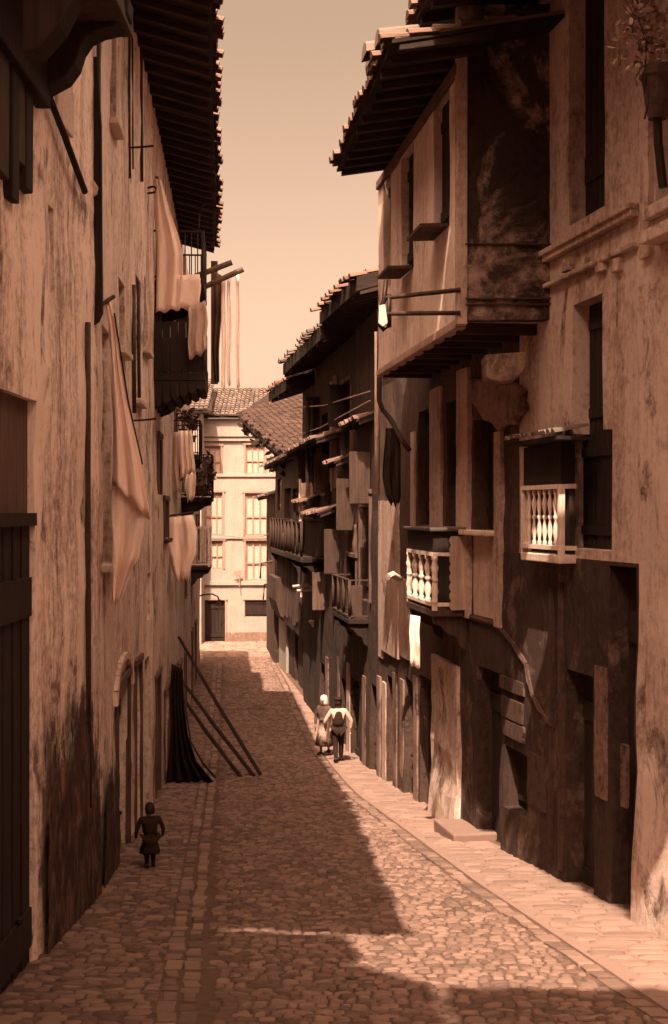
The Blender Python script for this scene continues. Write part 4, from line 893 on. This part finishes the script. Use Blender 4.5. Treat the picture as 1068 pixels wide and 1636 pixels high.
        o = link(bpy.data.objects.new(name, me)); o.parent = t; ROOT[o] = ROOT[t]; o.rotation_euler.z = rz
        m_ = o.modifiers.new('Solidify', 'SOLIDIFY'); m_.thickness = .012; return o
    if 'skirt' in w: loft('skirt', [(hz - w.get('len', .62), .27, .27, 0), (hz - w.get('len', .62) * .65, .24, .23, 0), (hz - .1, .19, .17, 0), (hz + .1, .155, .125, .0), (hz + .2, .135, .11, ln * .4)], w['skirt'], wave=.12)
    if 'apron' in w: loft('apron', [(hz - .5, .19, .05, .2), (hz - .2, .16, .05, .155), (hz + .12, .12, .04, .10)], w['apron'])
    zc = hz + .645; yb = ln + .03
    if 'hair' in w: loft('hair', [(zc - .02 * hd, .088 * hd, .07 * hd, yb - .045 * hd), (zc + .06 * hd, .094 * hd, .085 * hd, yb - .035 * hd), (zc + .13 * hd, .09 * hd, .095 * hd, yb - .018 * hd), (zc + .18 * hd, .065 * hd, .07 * hd, yb - .012 * hd), (zc + .2 * hd, .02, .02, yb - .01)], w['hair'])
    if 'cap' in w: loft('beret', [(zc + .115 * hd, .098, .108, yb), (zc + .14 * hd, .125, .135, yb - .01), (zc + .17 * hd, .12, .128, yb - .015), (zc + .2 * hd, .05, .05, yb - .02), (zc + .215, .01, .01, yb - .02)], w['cap'])
    if 'scarf' in w: loft('headscarf', [(zc - .12, .11, .09, yb - .07), (zc - .03, .105, .1, yb - .045), (zc + .06, .108, .105, yb - .03), (zc + .14, .1, .11, yb - .02), (zc + .19, .07, .08, yb - .02), (zc + .215, .015, .015, yb - .02)], w['scarf'])
    fc = MB()
    fz = zc + .075 * hd
    for sx in (-1, 1): fc.lathe(Vector((sx * .033 * hd, yb + .088 * hd, fz)) * s, [(.002, -.009), (.009, -.003), (.009, .003), (.002, .009)], 8)
    fc.lathe(Vector((0, yb + .083 * hd, zc - .01)) * s, [(.004, -.005), (.022, 0), (.004, .005)], 8)
    def raw(name, mb, mat):
        me = bpy.data.meshes.new(name); me.from_pydata(mb.v, [], mb.f); me.materials.append(M[mat]); me.shade_smooth(); o = link(bpy.data.objects.new(name, me)); o.parent = t; o.rotation_euler.z = rz; return o
    raw('eyes_and_mouth', fc, 'hair')
    nb = MB(); nb.tube([Vector((0, yb + .092 * hd, fz + .005)) * s, Vector((0, yb + .105 * hd, fz - .02)) * s, Vector((0, yb + .112 * hd, fz - .035)) * s], [.007, .012, .013], 8)
    for sx in (-1, 1): nb.tube([Vector((sx * .083 * hd, yb - .005, fz + .02)) * s, Vector((sx * .095 * hd, yb - .012, fz)) * s, Vector((sx * .083 * hd, yb - .004, fz - .028)) * s], [.01, .014, .008], 7)
    raw('nose_and_ears', nb, 'skin')
    if 'shoes' in w:
        for sg, k in ((-1, 'l'), (1, 'r')):
            a, z_ = core[k + 'ank'], core[k + 'toe']; m = MB().tube([Vector((a[0], a[1] - .04, max(.04, a[2] - .035))) * s, Vector((a[0], a[1] + .03, a[2] - .02)) * s, Vector((z_[0], z_[1], .04)) * s, Vector((z_[0], z_[1] + .05, .03)) * s], [.045 * s, .05 * s, .045 * s, .02 * s], 10); raw('shoe', m, w['shoes'])
    return t
c = gp(240, 1388)
person('small child in dark clothes standing by the left wall', (c.x, c.y, c.z + .03), .35, .545, dict(hipz=.80, stride=.03, arm=.1, bulk=1.4, head=1.35, elbow=.03), dict(shirt='darkcloth', vest='darkcloth', trousers='darkcloth', skirt='darkcloth', len=.42, hair='hair', shoes='dark'))
c = gp(541, 1218)
person('adult in dark waistcoat over white shirt sleeves walking up the right pavement', (c.x, c.y, c.z + .02), .12, .96, dict(stride=.2, elbow=.10, bulk=1.1), dict(shirt='linen', vest='darkcloth', trousers='darkcloth', cap='darkcloth', hair='hair', shoes='dark'))
c = gp(519, 1207)
person('adult in white headscarf and brown dress just behind the one in a waistcoat', (c.x, c.y, c.z + .02), math.pi - .5, .93, dict(stride=.08), dict(shirt='brownc', skirt='brownc', apron='linen', scarf='cream', shoes='dark'))

# ------------------------------------------------------------------ camera and light
cam = bpy.data.cameras.new('Camera'); co = link(bpy.data.objects.new('Camera', cam)); sc.camera = co
co.location = (0, 0, CAMZ); co.rotation_euler = (math.radians(90), 0, 0)
cam.sensor_fit = 'VERTICAL'; cam.angle_y = 2 * math.atan(818 / F); cam.clip_end = 3000; cam.clip_start = .1
SUN = Vector((.128, .65, -1)).normalized()
sl = bpy.data.lights.new('Sun', 'SUN'); sl.energy = 4.0; sl.angle = math.radians(.5); sl.color = (1, .79, .58)
so = link(bpy.data.objects.new('Sun', sl)); so.rotation_euler = SUN.to_track_quat('-Z', 'Y').to_euler()
w = bpy.data.worlds.new('World'); sc.world = w; w.use_nodes = True
nt = w.node_tree; bg = nt.nodes['Background']; sky = nt.nodes.new('ShaderNodeTexSky'); sky.sky_type = 'NISHITA'; sky.sun_disc = False
sky.sun_elevation = math.asin(-SUN.z); sky.sun_rotation = math.atan2(-SUN.x, -SUN.y); sky.dust_density = 3.0; sky.air_density = 1.2
g1 = nt.nodes.new('ShaderNodeRGBToBW'); nt.links.new(sky.outputs[0], g1.inputs[0])
mx = nt.nodes.new('ShaderNodeMix'); mx.data_type = 'RGBA'; mx.blend_type = 'MULTIPLY'; mx.inputs[0].default_value = 1; mx.inputs[7].default_value = (1.0, .655, .44, 1)
tcw = nt.nodes.new('ShaderNodeTexCoord'); sx = nt.nodes.new('ShaderNodeSeparateXYZ'); nt.links.new(tcw.outputs['Generated'], sx.inputs[0])
rw = nt.nodes.new('ShaderNodeValToRGB'); nt.links.new(sx.outputs[2], rw.inputs[0]); rw.color_ramp.interpolation = 'EASE'   # sky gain by height, mid-sky raised to add fill on the walls
while len(rw.color_ramp.elements) < 5: rw.color_ramp.elements.new(.5)
for el, (p, v) in zip(rw.color_ramp.elements, ((.22, .60), (.36, .57), (.72, 2.7), (.86, 2.9), (1.0, 1.4))): el.position = p; el.color = (v / 3, v / 3, v / 3, 1)
m3 = nt.nodes.new('ShaderNodeMath'); m3.operation = 'MULTIPLY'; m3.inputs[1].default_value = 3.2; nt.links.new(rw.outputs[0], m3.inputs[0])
mw = nt.nodes.new('ShaderNodeMath'); mw.operation = 'MULTIPLY'; nt.links.new(g1.outputs[0], mw.inputs[0]); nt.links.new(m3.outputs[0], mw.inputs[1])
nt.links.new(mw.outputs[0], mx.inputs[6]); nt.links.new(mx.outputs[2], bg.inputs[0]); bg.inputs[1].default_value = .15
sc.view_settings.view_transform = 'Standard'; sc.view_settings.look = 'None'; sc.view_settings.exposure = 1.5; sc.view_settings.gamma = 1
